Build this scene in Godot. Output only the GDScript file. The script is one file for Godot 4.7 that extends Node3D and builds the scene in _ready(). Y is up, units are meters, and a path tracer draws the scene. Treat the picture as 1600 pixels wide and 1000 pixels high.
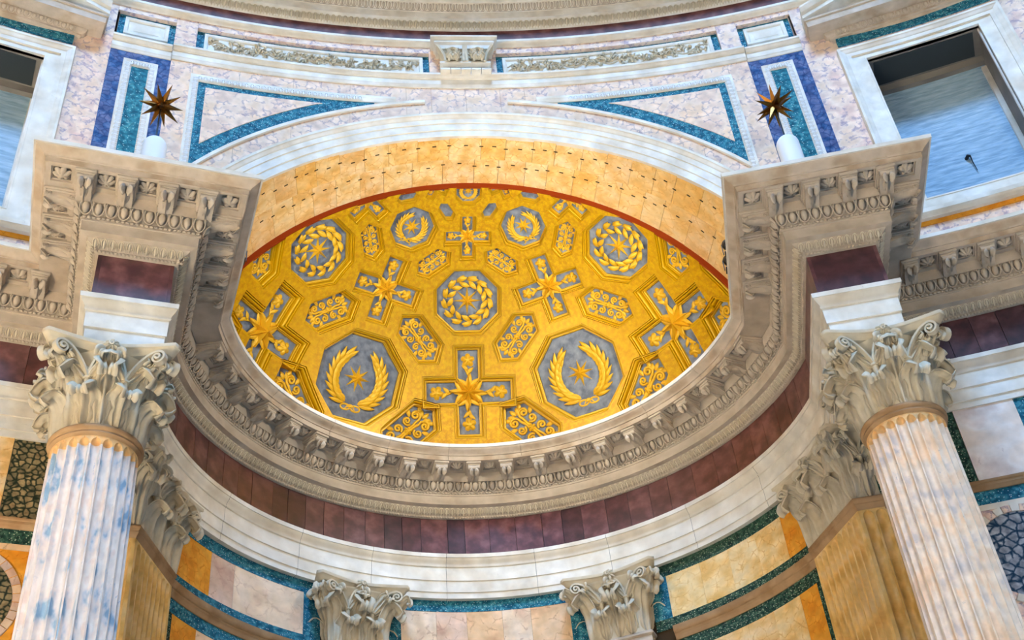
extends Node3D
# Apse of a domed rotunda, seen from the rotunda floor. Units are metres; y = 0 below is the floor, H0 is the height of the cornice top.
const H0 := 13.85
const RR := 21.785      # radius of the rotunda wall, axis at (0, RR)
const ZC := 0.74        # centre of the apse plan
const RA := 5.0         # apse frieze radius
const DOME_R := 5.406   # coffered half dome
const DOME_C := Vector3(0.03, -0.70, 0.064)
const DOME_Z := -1.167  # where the half dome meets the arch soffit
const ARCH_R := 5.385
const ARCH_Y := -0.70
const EXPOSURE := 1.22
const SUN := 50.0
const DOOR := 290.0
const FLOOD := 16.0
const OCULUS := 2000.0
var M := {}
var rng := RandomNumberGenerator.new()


class MB:
	var v := PackedVector3Array()
	var n := PackedVector3Array()
	var ix := PackedInt32Array()

	func tri(a: Vector3, b: Vector3, c: Vector3) -> void:
		var m := (b - a).cross(c - a)
		if m.length_squared() < 1e-14: return
		m = m.normalized()
		var k := v.size()
		v.append_array([a, b, c]); n.append_array([m, m, m])
		ix.append_array([k, k + 2, k + 1])

	func quad(a: Vector3, b: Vector3, c: Vector3, d: Vector3) -> void:
		tri(a, b, c); tri(a, c, d)

	# rows run "down", columns run "right"; the normal is row step x column step
	func grid(rows: Array, cu := false, cv := false, flip := false) -> void:
		var nr := rows.size()
		var nc: int = rows[0].size()
		var k := v.size()
		for i in nr:
			var r: PackedVector3Array = rows[i]
			var ru: PackedVector3Array = rows[(i - 1 + nr) % nr if cv else maxi(i - 1, 0)]
			var rd: PackedVector3Array = rows[(i + 1) % nr if cv else mini(i + 1, nr - 1)]
			for j in nc:
				var l := (j - 1 + nc) % nc if cu else maxi(j - 1, 0)
				var q := (j + 1) % nc if cu else mini(j + 1, nc - 1)
				var m := (rd[j] - ru[j]).cross(r[q] - r[l])
				if m.length_squared() < 1e-16:
					m = (rd[q] + rd[l] - ru[q] - ru[l]).cross(rd[q] - rd[l] + ru[q] - ru[l])
				if m.length_squared() < 1e-18: m = Vector3.UP
				m = m.normalized()
				v.append(r[j]); n.append(-m if flip else m)
		for i in (nr if cv else nr - 1):
			for j in (nc if cu else nc - 1):
				var a := k + i * nc + j
				var b := k + ((i + 1) % nr) * nc + j
				var c := k + ((i + 1) % nr) * nc + (j + 1) % nc
				var d := k + i * nc + (j + 1) % nc
				if flip: ix.append_array([a, b, c, a, c, d])
				else: ix.append_array([a, c, b, a, d, c])

	# a sheet with thickness: front as grid(), the back pushed in by t along the vertex normals, the rim closed
	func shell(rows: Array, t: float) -> void:
		var k := v.size()
		grid(rows)
		var nc: int = rows[0].size()
		var nr := rows.size()
		var back := []
		for i in nr:
			var r := PackedVector3Array()
			for j in nc: r.append(rows[i][j] - n[k + i * nc + j] * t)
			back.append(r)
		grid(back, false, false, true)
		for i in nr - 1:
			quad(rows[i][0], back[i][0], back[i + 1][0], rows[i + 1][0])
			quad(rows[i][nc - 1], rows[i + 1][nc - 1], back[i + 1][nc - 1], back[i][nc - 1])
		for j in nc - 1:
			quad(rows[0][j], rows[0][j + 1], back[0][j + 1], back[0][j])
			quad(rows[nr - 1][j], back[nr - 1][j], back[nr - 1][j + 1], rows[nr - 1][j + 1])

	func box(c: Vector3, s: Vector3, bev := 0.0, xf := Transform3D()) -> void:
		var h := s / 2.0
		var b := minf(bev, minf(h.x, minf(h.y, h.z)) * 0.8)
		for ax in 3:
			for sg in [-1.0, 1.0]:
				var u := (ax + 1) % 3
				var w := (ax + 2) % 3
				var p := []
				for q in [[-1, -1], [1, -1], [1, 1], [-1, 1]]:
					var d := Vector3()
					d[ax] = h[ax] * sg; d[u] = (h[u] - b) * q[0]; d[w] = (h[w] - b) * q[1]
					p.append(xf * (c + d))
				if sg > 0: quad(p[0], p[1], p[2], p[3])
				else: quad(p[3], p[2], p[1], p[0])
				if b > 0.0:
					for e in 2:
						var a1 := u if e == 0 else w
						var a2 := w if e == 0 else u
						for s2 in [-1.0, 1.0]:
							if a1 < ax: continue
							var r := []
							for q in [[0, -1], [0, 1], [1, 1], [1, -1]]:
								var d := Vector3()
								d[ax] = (h[ax] if q[0] == 0 else h[ax] - b) * sg
								d[a1] = (h[a1] - b if q[0] == 0 else h[a1]) * s2
								d[a2] = (h[a2] - b) * q[1]
								r.append(xf * (c + d))
							var m: Vector3 = (r[1] - r[0]).cross(r[2] - r[0])
							if m.dot(r[0] + r[2] - 2.0 * (xf * c)) > 0: quad(r[0], r[1], r[2], r[3])
							else: quad(r[3], r[2], r[1], r[0])
		if b > 0.0:
			for sx in [-1.0, 1.0]:
				for sy in [-1.0, 1.0]:
					for sz in [-1.0, 1.0]:
						var sgn := Vector3(sx, sy, sz)
						var a := xf * (c + sgn * Vector3(h.x, h.y - b, h.z - b))
						var e := xf * (c + sgn * Vector3(h.x - b, h.y, h.z - b))
						var f := xf * (c + sgn * Vector3(h.x - b, h.y - b, h.z))
						if sx * sy * sz > 0: tri(a, e, f)
						else: tri(a, f, e)

	# profile of (r, y) from the top down, spun round y
	func lathe(prof: PackedVector2Array, seg: int, at := Vector3(), a0 := 0.0, a1 := TAU) -> void:
		var whole := absf(a1 - a0 - TAU) < 1e-4
		var rows := []
		for p in prof:
			var r := PackedVector3Array()
			for j in (seg if whole else seg + 1):
				var a := a0 + (a1 - a0) * j / seg
				r.append(at + Vector3(sin(a) * p.x, p.y, cos(a) * p.x))
			rows.append(r)
		grid(rows, whole)

	# lathe whose listed runs are each smooth but meet in hard edges
	func turned(runs: Array, seg: int, at := Vector3()) -> void:
		for r in runs: lathe(PackedVector2Array(r), seg, at)

	func tube(path: PackedVector3Array, rad: PackedFloat32Array, sides := 6, cap := true) -> void:
		var rows := []
		var m := path.size()
		var up := Vector3(0.13, 0.9, 0.41)
		for i in m:
			var t := (path[mini(i + 1, m - 1)] - path[maxi(i - 1, 0)]).normalized()
			var s := t.cross(up)
			if s.length() < 0.05: s = t.cross(Vector3(1, 0, 0.2))
			s = s.normalized()
			up = s.cross(t).normalized()
			var r := PackedVector3Array()
			for j in sides:
				var a := TAU * j / sides
				r.append(path[i] + (s * cos(a) + up * sin(a)) * rad[mini(i, rad.size() - 1)])
			rows.append(r)
		grid(rows, true, false, true)
		if cap:
			for j in range(1, sides - 1):
				tri(rows[0][0], rows[0][j + 1], rows[0][j])
				tri(rows[m - 1][0], rows[m - 1][j], rows[m - 1][j + 1])

	# a strap of rectangular section along a path; side[i] gives the direction of its width
	func strap(path: PackedVector3Array, side: PackedVector3Array, w: PackedFloat32Array, t: PackedFloat32Array) -> void:
		var m := path.size()
		var rr := [PackedVector3Array(), PackedVector3Array(), PackedVector3Array(), PackedVector3Array()]
		for i in m:
			var tg := (path[mini(i + 1, m - 1)] - path[maxi(i - 1, 0)]).normalized()
			var s := side[mini(i, side.size() - 1)]
			var o := s.cross(tg).normalized()
			var a := w[mini(i, w.size() - 1)] / 2.0
			var b := t[mini(i, t.size() - 1)] / 2.0
			rr[0].append(path[i] + s * a + o * b); rr[1].append(path[i] - s * a + o * b)
			rr[2].append(path[i] - s * a - o * b); rr[3].append(path[i] + s * a - o * b)
		for q in 4:
			grid([rr[q], rr[(q + 1) % 4]], false, false, false)
		quad(rr[0][0], rr[3][0], rr[2][0], rr[1][0])
		quad(rr[0][m - 1], rr[1][m - 1], rr[2][m - 1], rr[3][m - 1])

	func add(o: MB, xf: Transform3D) -> void:
		var k := v.size()
		for q in o.v: v.append(xf * q)
		for q in o.n: n.append((xf.basis * q).normalized())
		for i in o.ix: ix.append(k + i)

	# everything with z above lim is cut off
	func clip_z(lim: float) -> void:
		var o := MB.new()
		for t in range(0, ix.size(), 3):
			var ps := []
			var ns := []
			var all_in := true
			for k in 3:
				if v[ix[t + k]].z > lim: all_in = false
			for k in 3:
				var i := ix[t + k]
				var j := ix[t + (k + 1) % 3]
				if v[i].z <= lim:
					ps.append(v[i]); ns.append(n[i])
				if not all_in and (v[i].z <= lim) != (v[j].z <= lim):
					var f := (lim - v[i].z) / (v[j].z - v[i].z)
					ps.append(v[i].lerp(v[j], f)); ns.append(n[i].lerp(n[j], f).normalized())
			var b := o.v.size()
			for k in ps.size():
				o.v.append(ps[k]); o.n.append(ns[k])
			for k in range(2, ps.size()): o.ix.append_array([b, b + k - 1, b + k])
		v = o.v; n = o.n; ix = o.ix

	func mesh(m: Material) -> ArrayMesh:
		var a := []
		a.resize(Mesh.ARRAY_MAX)
		a[Mesh.ARRAY_VERTEX] = v; a[Mesh.ARRAY_NORMAL] = n; a[Mesh.ARRAY_INDEX] = ix
		var r := ArrayMesh.new()
		if ix.size() == 0: return r
		r.add_surface_from_arrays(Mesh.PRIMITIVE_TRIANGLES, a)
		r.surface_set_material(0, m)
		return r


# a round wall: centre (cx, cz), radius r; s is metres along it from the middle, y up, p metres out of the wall into the room
class Surf:
	var c: Vector2
	var r: float
	func _init(cx: float, cz: float, rad: float) -> void:
		c = Vector2(cx, cz); r = rad
	func at(s: float, y: float, p: float) -> Vector3:
		var a := s / r
		return Vector3(c.x + (r - p) * sin(a), y, c.y - (r - p) * cos(a))
	func deg(s: float) -> float: return rad_to_deg(s / r)
	func s_of(d: float) -> float: return deg_to_rad(d) * r
	func frame(s: float, y: float, p: float) -> Transform3D:
		var a := s / r
		return Transform3D(Basis(Vector3(cos(a), 0, sin(a)), Vector3.UP, Vector3(-sin(a), 0, cos(a))), at(s, y, p))
	# a slab from s0..s1, between two heights given as numbers or functions of s, standing out to p, its edges going back by t
	func slab(m: MB, s0: float, s1: float, lo, hi, p: float, t: float, step := 0.25) -> void:
		var k := maxi(1, ceili((s1 - s0) / step))
		var top := PackedVector3Array(); var bot := PackedVector3Array(); var tb := PackedVector3Array(); var bb := PackedVector3Array()
		for i in k + 1:
			var s := s0 + (s1 - s0) * i / k
			var yl: float = lo.call(s) if lo is Callable else lo
			var yh: float = hi.call(s) if hi is Callable else hi
			top.append(at(s, yh, p)); bot.append(at(s, yl, p)); tb.append(at(s, yh, p - t)); bb.append(at(s, yl, p - t))
		m.grid([top, bot])
		if t > 0.0:
			m.grid([tb, top]); m.grid([bot, bb])
			m.quad(tb[0], bb[0], bot[0], top[0]); m.quad(top[k], bot[k], bb[k], tb[k])
	# mouldings along a path of (s, y): pieces are lists of (d, p), d to the left of the path's direction
	func sweep(m: MB, path: PackedVector2Array, pieces: Array, closed := false, ends := true) -> void:
		var k := path.size()
		var nn := PackedVector2Array()
		for i in k:
			var a := path[(i - 1 + k) % k] if closed or i > 0 else path[i]
			var b := path[(i + 1) % k] if closed or i < k - 1 else path[i]
			var d1 := (path[i] - a); var d2 := (b - path[i])
			if d1.length() < 1e-6: d1 = d2
			if d2.length() < 1e-6: d2 = d1
			d1 = d1.normalized(); d2 = d2.normalized()
			var n1 := Vector2(-d1.y, d1.x); var n2 := Vector2(-d2.y, d2.x)
			nn.append((n1 + n2) / (1.0 + n1.dot(n2)))
		var cols := []   # runs of path points between sharp corners
		var cur := PackedInt32Array([0])
		var cnt := k + 1 if closed else k
		for i in range(1, cnt):
			var w := i % k
			cur.append(w)
			if nn[w].length() > 1.04 and i < cnt - 1:
				cols.append(cur); cur = PackedInt32Array([w])
		cols.append(cur)
		for pc in pieces:
			for run in cols:
				var rows := []
				for qi in pc.size():
					var q: Vector2 = pc[pc.size() - 1 - qi]
					var row := PackedVector3Array()
					for w in run: row.append(at(path[w].x + nn[w].x * q.x, path[w].y + nn[w].y * q.x, q.y))
					rows.append(row)
				m.grid(rows)
		if ends and not closed:
			for e in [0, k - 1]:
				var pr := PackedVector3Array()
				for pc in pieces:
					for q in pc: pr.append(at(path[e].x + nn[e].x * q.x, path[e].y + nn[e].y * q.x, q.y))
				for i in range(1, pr.size() - 1):
					if e == 0: m.tri(pr[0], pr[i], pr[i + 1])
					else: m.tri(pr[0], pr[i + 1], pr[i])


# one stretch of the entablature's plan: a straight line (a, t, nrm) or an arc; s metres along it, p metres out
class Run:
	var line := true
	var a: Vector2; var t: Vector2; var nrm: Vector2
	var span := 0.0
	var c: Vector2; var r := 0.0; var a0 := 0.0
	var ends := [["k", 0.0], ["k", 0.0]]   # "k": mitre tangent; "arc": meets this other run's circle; "ang": (arc) meets that line
	static func straight(p0: Vector2, p1: Vector2, out: Vector2) -> Run:
		var q := Run.new()
		q.a = p0; q.t = (p1 - p0).normalized(); q.nrm = out; q.span = p0.distance_to(p1)
		return q
	static func arc(ctr: Vector2, rad: float, from: float, to: float) -> Run:
		var q := Run.new()
		q.line = false; q.c = ctr; q.r = rad; q.a0 = from; q.span = (to - from) * rad
		return q
	func at(s: float, p: float, y: float) -> Vector3:
		if line:
			var q := a + t * s + nrm * p
			return Vector3(q.x, y, q.y)
		var g := a0 + s / r
		return Vector3(c.x + (r - p) * sin(g), y, c.y - (r - p) * cos(g))
	func frame(s: float, p: float, y: float) -> Transform3D:
		if line: return Transform3D(Basis(Vector3(t.x, 0, t.y), Vector3.UP, Vector3(nrm.x, 0, nrm.y)), at(s, p, y))
		var g := a0 + s / r
		return Transform3D(Basis(Vector3(cos(g), 0, sin(g)), Vector3.UP, Vector3(-sin(g), 0, cos(g))), at(s, p, y))
	# where, on this line, the circle of another run is met at offset p
	func meet(o: Run, p: float, near: float) -> float:
		var w := a + nrm * p - o.c
		var b := w.dot(t)
		var q := b * b - w.length_squared() + (o.r - p) * (o.r - p)
		if q < 0: return near
		var s1 := -b - sqrt(q); var s2 := -b + sqrt(q)
		return s1 if absf(s1 - near) < absf(s2 - near) else s2
	func stop(which: int, p: float) -> float:
		var e: Array = ends[which]
		var base := 0.0 if which == 0 else span
		if e[0] == "k": return base + (-1.0 if which == 0 else 1.0) * e[1] * p
		if e[0] == "arc": return meet(e[1], p, base)
		var o: Run = e[1]   # this is an arc that ends on line o
		var q := o.at(o.meet(self, p, o.span if which == 0 else 0.0), p, 0.0)
		return (atan2(q.x - c.x, c.y - q.z) - a0) * r
	func sweep(m: MB, pieces: Array, step := 0.22, s_from := -1e9, s_to := 1e9) -> void:
		for pc in pieces:
			var rows := []
			var k := 1 if line else maxi(2, ceili((minf(span, s_to) - maxf(0.0, s_from)) / step))
			for q in pc:
				var s0 := maxf(stop(0, q.x), s_from); var s1 := minf(stop(1, q.x), s_to)
				var row := PackedVector3Array()
				for i in k + 1: row.append(at(s0 + (s1 - s0) * i / k, q.x, q.y))
				rows.append(row)
			m.grid(rows)


func node(called: String, label: String, category: String, kind := "", at := Vector3.ZERO, group := "") -> Node3D:
	var o := Node3D.new()
	o.name = called
	o.position = at
	add_child(o, true)
	o.set_meta("label", label); o.set_meta("category", category)
	if kind: o.set_meta("kind", kind)
	if group: o.set_meta("group", group)
	return o


# all builders work with y = 0 at the cornice top; things at the origin are lifted by H0
func piece(parent: Node3D, called: String, mesh: Mesh, xf := Transform3D(), label := "", kind := "") -> MeshInstance3D:
	var o := MeshInstance3D.new()
	o.name = called
	o.mesh = mesh
	o.transform = xf
	parent.add_child(o, true)
	if label: o.set_meta("label", label)
	if kind: o.set_meta("kind", kind)
	return o


func many(parent: Node3D, called: String, mesh: Mesh, xfs: Array, label := "") -> void:
	var mm := MultiMesh.new()
	mm.transform_format = MultiMesh.TRANSFORM_3D
	mm.mesh = mesh
	mm.instance_count = xfs.size()
	for i in xfs.size(): mm.set_instance_transform(i, xfs[i])
	var o := MultiMeshInstance3D.new()
	o.name = called
	o.multimesh = mm
	parent.add_child(o, true)
	o.set_meta("kind", "stuff")
	if label: o.set_meta("label", label)


func curve(p0: Vector2, p1: Vector2, kind: String, k := 7) -> PackedVector2Array:
	var o := PackedVector2Array()
	for i in k + 1:
		var t := float(i) / k
		match kind:
			"cyma": o.append(Vector2(lerpf(p0.x, p1.x, 0.5 - 0.5 * cos(PI * t)), lerpf(p0.y, p1.y, t)))
			"ovolo": o.append(Vector2(lerpf(p1.x, p0.x, cos(t * PI / 2)), lerpf(p0.y, p1.y, sin(t * PI / 2))))
			"cavetto": o.append(Vector2(lerpf(p0.x, p1.x, sin(t * PI / 2)), lerpf(p1.y, p0.y, cos(t * PI / 2))))
			_: o.append(p0.lerp(p1, t))
	return o


func seg(a: float, b: float, c: float, d: float) -> PackedVector2Array:
	return PackedVector2Array([Vector2(a, b), Vector2(c, d)])


func noise_bytes(kind: String, size: int, freq: float, sd: int, warp := 0.35) -> PackedByteArray:
	var f := FastNoiseLite.new()
	f.seed = sd
	f.frequency = freq / size
	match kind:
		"fbm":
			f.noise_type = FastNoiseLite.TYPE_SIMPLEX_SMOOTH
			f.fractal_type = FastNoiseLite.FRACTAL_FBM
			f.fractal_octaves = 5
		"ridge":
			f.noise_type = FastNoiseLite.TYPE_SIMPLEX_SMOOTH
			f.fractal_type = FastNoiseLite.FRACTAL_RIDGED
			f.fractal_octaves = 4
			f.domain_warp_enabled = true
			f.domain_warp_amplitude = size / freq * 0.5
			f.domain_warp_frequency = freq / size
		"edge", "cell":
			f.noise_type = FastNoiseLite.TYPE_CELLULAR
			f.fractal_type = FastNoiseLite.FRACTAL_NONE
			f.cellular_jitter = 1.0
			f.cellular_return_type = FastNoiseLite.RETURN_DISTANCE2_SUB if kind == "edge" else FastNoiseLite.RETURN_CELL_VALUE
			f.domain_warp_enabled = true
			f.domain_warp_amplitude = size / freq * warp
			f.domain_warp_frequency = freq / size * 1.3
			f.domain_warp_fractal_octaves = 3
		"dot":
			f.noise_type = FastNoiseLite.TYPE_CELLULAR
			f.fractal_type = FastNoiseLite.FRACTAL_NONE
			f.cellular_return_type = FastNoiseLite.RETURN_DISTANCE
	var im := f.get_seamless_image(size, size, false, false, 0.12, true)
	im.convert(Image.FORMAT_L8)
	return im.get_data()


# a stone: a ramp of colours over cloudy noise, its cells toned apart, veins over it and flecks in it
func stone(o: Dictionary) -> ImageTexture:
	var size: int = o.get("size", 384)
	var sd: int = o.seed
	var ramp: Array = o.ramp
	var base := noise_bytes("fbm", size, o.get("f", 5.0), sd)
	var vein := noise_bytes(o.get("veins", "ridge"), size, o.get("vf", 5.0), sd + 7, o.get("warp", 0.35))
	var warm := noise_bytes("fbm", size, o.get("f", 5.0) * 2.3, sd + 13)
	var cells: PackedByteArray = noise_bytes("cell", size, o.get("vf", 5.0), sd + 7) if o.has("cells") else PackedByteArray()
	var dots: PackedByteArray = noise_bytes("dot", size, o.get("df", 60.0), sd + 21) if o.has("dots") else PackedByteArray()
	var vc: Color = o.get("vein", Color.GRAY)
	var lo: float = o.get("v0", 0.0) * 255.0
	var hi: float = o.get("v1", 0.12) * 255.0
	var amt: float = o.get("va", 0.8)
	var cc: Color = o.get("cells", Color.WHITE)
	var ca: float = o.get("ca", 0.0)
	var dc: Color = o.get("dots", Color.WHITE)
	var dt: float = o.get("dt", 0.12) * 255.0
	var mask: bool = o.get("mask", false)
	var ridge: bool = o.get("veins", "ridge") == "ridge"
	# flat lookups
	var lut := PackedColorArray()
	for i in 256:
		var t := clampf((i / 255.0 - 0.22) / 0.56, 0.0, 0.9999) * (ramp.size() - 1)
		lut.append((ramp[int(t)] as Color).lerp(ramp[int(t) + 1], t - int(t)))
	var out := PackedByteArray()
	out.resize(size * size * 3)
	for i in size * size:
		var c := lut[base[i]]
		if ca > 0.0: c = c.lerp(cc, ca * cells[i] / 255.0)
		var w: float = vein[i]
		if ridge: w = 255.0 - w
		var k := amt * (1.0 - clampf((w - lo) / (hi - lo), 0.0, 1.0))
		if mask: k *= clampf((warm[i] - 105.0) / 40.0, 0.0, 1.0)
		if k > 0.0: c = c.lerp(vc, k)
		var g := 0.93 + 0.14 * warm[i] / 255.0
		if dt > 0.0 and dots.size() and dots[i] < dt and warm[i] > 118: c = dc
		out[i * 3] = clampi(int(c.r * g * 255.0), 0, 255)
		out[i * 3 + 1] = clampi(int(c.g * g * 255.0), 0, 255)
		out[i * 3 + 2] = clampi(int(c.b * g * 255.0), 0, 255)
	return ImageTexture.create_from_image(Image.create_from_data(size, size, false, Image.FORMAT_RGB8, out))


func mat(called: String, tex: Texture2D, period: float, rough := 0.5, tint := Color.WHITE, metal := 0.0, off := Vector3.ZERO, bump: Texture2D = null) -> StandardMaterial3D:
	var m := StandardMaterial3D.new()
	m.resource_name = called
	m.albedo_color = tint
	m.roughness = rough
	m.metallic = metal
	m.metallic_specular = 0.5 if metal > 0.1 or rough < 0.4 else 0.22
	if tex:
		m.albedo_texture = tex
		m.uv1_triplanar = true
		m.uv1_world_triplanar = true
		m.uv1_triplanar_sharpness = 4.0
		m.uv1_scale = Vector3.ONE / period
		m.uv1_offset = off
	if bump:
		m.normal_enabled = true
		m.normal_texture = bump
		m.normal_scale = 0.5
	M[called] = m
	return m


func C(r: int, g: int, b: int) -> Color: return Color8(r, g, b)


func make_materials() -> void:
	var white := stone({"seed": 3, "ramp": [C(218, 206, 188), C(228, 220, 206), C(236, 230, 220)], "f": 3.0, "vf": 3.0, "vein": C(170, 160, 152), "v1": 0.10, "va": 0.5, "mask": true})
	mat("marble", white, 3.0, 0.7)
	mat("carved_marble", white, 2.2, 0.75, C(232, 226, 212))
	var aged := stone({"seed": 9, "ramp": [C(186, 170, 152), C(200, 188, 172), C(210, 200, 188), C(204, 194, 182)], "f": 3.0, "vf": 3.0, "vein": C(140, 124, 112), "v1": 0.08, "va": 0.6, "mask": true})
	mat("aged_marble", aged, 2.4, 0.75, C(236, 230, 224))
	var carving := stone({"seed": 11, "ramp": [C(204, 192, 176), C(214, 204, 190), C(222, 212, 198)], "f": 3.0, "vf": 3.0, "vein": C(170, 158, 146), "v1": 0.06, "va": 0.3, "mask": true})
	mat("aged_carving", carving, 2.6, 0.8, C(222, 216, 210))
	var pav := stone({"seed": 21, "size": 512, "ramp": [C(224, 192, 176), C(242, 218, 198), C(236, 206, 180)], "f": 6.0, "veins": "edge", "vf": 15.0, "warp": 1.1, "vein": C(146, 128, 146), "v1": 0.24, "va": 0.8, "mask": true})
	mat("pavonazzetto", pav, 3.4, 0.75)
	mat("pavonazzetto_light", pav, 2.6, 0.75, C(255, 250, 246), 0.0, Vector3(0.37, 0.21, 0.6))
	var spand := stone({"seed": 31, "size": 512, "ramp": [C(226, 194, 172), C(244, 216, 192), C(238, 204, 172)], "f": 5.0, "veins": "edge", "vf": 18.0, "warp": 0.9, "vein": C(146, 128, 138), "v1": 0.17, "va": 0.7, "mask": true})
	mat("pink_breccia", spand, 3.0, 0.75)
	var teal := stone({"seed": 41, "ramp": [C(22, 80, 102), C(42, 114, 136), C(78, 144, 156)], "f": 9.0, "veins": "edge", "vf": 15.0, "vein": C(14, 62, 86), "v1": 0.2, "va": 0.6, "dots": C(214, 226, 226), "df": 26.0, "dt": 0.10})
	mat("green_marble", teal, 1.3, 0.65)
	mat("green_panel", teal, 1.7, 0.65, C(255, 255, 245))
	var dark_green := stone({"seed": 47, "ramp": [C(22, 44, 40), C(46, 78, 66), C(84, 112, 92)], "f": 12.0, "veins": "edge", "vf": 20.0, "vein": C(16, 30, 30), "v1": 0.2, "va": 0.6, "dots": C(206, 206, 180), "df": 30.0, "dt": 0.14})
	mat("dark_green_marble", dark_green, 1.2, 0.65)
	var violet := stone({"seed": 51, "ramp": [C(26, 60, 108), C(50, 90, 138), C(92, 112, 152)], "f": 9.0, "veins": "edge", "vf": 16.0, "vein": C(24, 44, 88), "v1": 0.12, "va": 0.7, "cells": C(124, 108, 136), "ca": 0.5})
	mat("violet_breccia", violet, 2.0, 0.7)
	var breccia := stone({"seed": 57, "ramp": [C(112, 92, 66), C(146, 124, 90), C(170, 146, 106)], "f": 12.0, "veins": "edge", "vf": 24.0, "vein": C(24, 34, 26), "v0": 0.05, "v1": 0.28, "va": 1.0, "cells": C(88, 84, 66), "ca": 0.6})
	mat("green_breccia", breccia, 2.0, 0.4)
	var blue_breccia := stone({"seed": 59, "ramp": [C(112, 116, 124), C(150, 152, 158), C(176, 176, 180)], "f": 10.0, "veins": "edge", "vf": 17.0, "vein": C(28, 52, 74), "v0": 0.04, "v1": 0.24, "va": 1.0})
	mat("grey_breccia", blue_breccia, 2.0, 0.4)
	var porphyry := stone({"seed": 61, "ramp": [C(70, 38, 40), C(94, 56, 56), C(114, 78, 78)], "f": 6.0, "vf": 6.0, "vein": C(176, 132, 118), "v1": 0.05, "va": 0.6, "mask": true})
	for k in 5:
		var tn: Color = [C(255, 255, 255), C(215, 190, 190), C(255, 240, 235), C(190, 175, 178), C(255, 250, 255)][k]
		mat("porphyry_%d" % k, porphyry, 2.0, 0.3, tn, 0.0, Vector3(0.21 * k, 0.37 * k, 0.13 * k)).metallic_specular = 0.6
	mat("red_frieze", porphyry, 2.6, 0.4, C(255, 250, 235))
	var giallo := stone({"seed": 71, "size": 512, "ramp": [C(230, 186, 118), C(240, 208, 150), C(244, 220, 174)], "f": 5.0, "veins": "edge", "vf": 13.0, "vein": C(186, 128, 62), "v1": 0.09, "va": 0.6, "mask": true})
	for k in 5:
		var tn: Color = [C(255, 255, 255), C(255, 250, 240), C(255, 246, 228), C(252, 246, 244), C(255, 240, 205)][k]
		mat("giallo_%d" % k, giallo, 2.2, 0.4, tn, 0.0, Vector3(0.27 * k, 0.11 * k, 0.41 * k))
	var pale := stone({"seed": 75, "size": 512, "ramp": [C(214, 178, 150), C(232, 204, 172), C(238, 214, 190)], "f": 4.0, "veins": "edge", "vf": 11.0, "vein": C(176, 140, 118), "v1": 0.08, "va": 0.6, "mask": true})
	for k in 4:
		var tn: Color = [C(255, 255, 255), C(245, 235, 235), C(255, 240, 220), C(235, 230, 238)][k]
		mat("pale_giallo_%d" % k, pale, 2.6, 0.4, tn, 0.0, Vector3(0.31 * k, 0.17 * k, 0.23 * k))
	mat("dark_giallo", giallo, 2.0, 0.4, C(240, 190, 96))
	var anta := stone({"seed": 79, "ramp": [C(216, 170, 96), C(234, 194, 122), C(240, 208, 150)], "f": 3.0, "vf": 5.0, "vein": C(110, 96, 84), "v1": 0.05, "va": 0.6, "mask": true})
	mat("anta_giallo", anta, 1.8, 0.4)
	var shaft_l := stone({"seed": 83, "size": 512, "ramp": [C(136, 160, 178), C(208, 202, 200), C(234, 214, 200), C(240, 222, 206), C(242, 226, 212), C(238, 212, 194)], "f": 7.0, "vf": 6.0, "vein": C(110, 120, 160), "v0": 0.0, "v1": 0.12, "va": 0.6, "mask": true})
	mat("shaft_left", shaft_l, 2.6, 0.5).uv1_scale = Vector3(0.42, 0.22, 0.42)
	var shaft_r := stone({"seed": 87, "size": 512, "ramp": [C(212, 196, 184), C(234, 210, 188), C(242, 220, 196), C(244, 216, 186), C(242, 206, 170)], "f": 5.0, "vf": 4.0, "vein": C(124, 122, 140), "v1": 0.12, "va": 0.6, "mask": true})
	mat("shaft_right", shaft_r, 2.6, 0.5)
	mat("ochre_marble", shaft_r, 1.5, 0.5, C(246, 222, 176))
	mat("brown_marble", aged, 1.8, 0.6, C(200, 172, 140))
	var vw := stone({"seed": 89, "size": 512, "ramp": [C(220, 200, 190), C(236, 224, 216), C(232, 212, 196)], "f": 3.0, "vf": 3.0, "vein": C(160, 140, 140), "v1": 0.07, "va": 0.8, "mask": true})
	mat("veined_white", vw, 2.4, 0.5)
	var gold := stone({"seed": 91, "ramp": [C(200, 146, 0), C(212, 164, 0), C(222, 178, 4)], "f": 8.0, "veins": "dot", "vf": 90.0, "vein": C(120, 70, 6), "v0": 0.0, "v1": 0.1, "va": 0.0, "dots": C(120, 72, 8), "df": 46.0, "dt": 0.10})
	mat("gold_mosaic", gold, 0.9, 0.4, C(255, 255, 255), 0.25)
	mat("gold_moulding", null, 1.0, 0.38, C(222, 176, 0), 0.2)
	mat("gold_relief", null, 1.0, 0.42, C(238, 190, 40), 0.15)
	var slate := stone({"seed": 95, "ramp": [C(98, 108, 126), C(124, 134, 152), C(140, 152, 168)], "f": 6.0, "vf": 9.0, "vein": C(150, 156, 166), "v1": 0.08, "va": 0.4, "mask": true})
	mat("blue_ground", slate, 1.2, 0.6)
	mat("red_edge", null, 1.0, 0.7, C(140, 54, 16))
	var board := stone({"seed": 99, "ramp": [C(132, 160, 182), C(152, 180, 200), C(170, 194, 210)], "f": 6.0, "vf": 6.0, "vein": C(120, 138, 150), "v1": 0.2, "va": 0.35, "mask": true})
	var bm := mat("painted_board", board, 2.0, 0.6)
	bm.uv1_scale = Vector3(0.28, 1.6, 0.28)
	mat("dark_panel", null, 1.0, 0.5, C(52, 58, 62))
	mat("dark_joint", null, 1.0, 0.8, C(60, 46, 30))
	mat("bronze", null, 1.0, 0.3, C(112, 72, 20), 0.9)
	mat("white_plaster", null, 1.0, 0.6, C(240, 240, 240))
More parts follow.
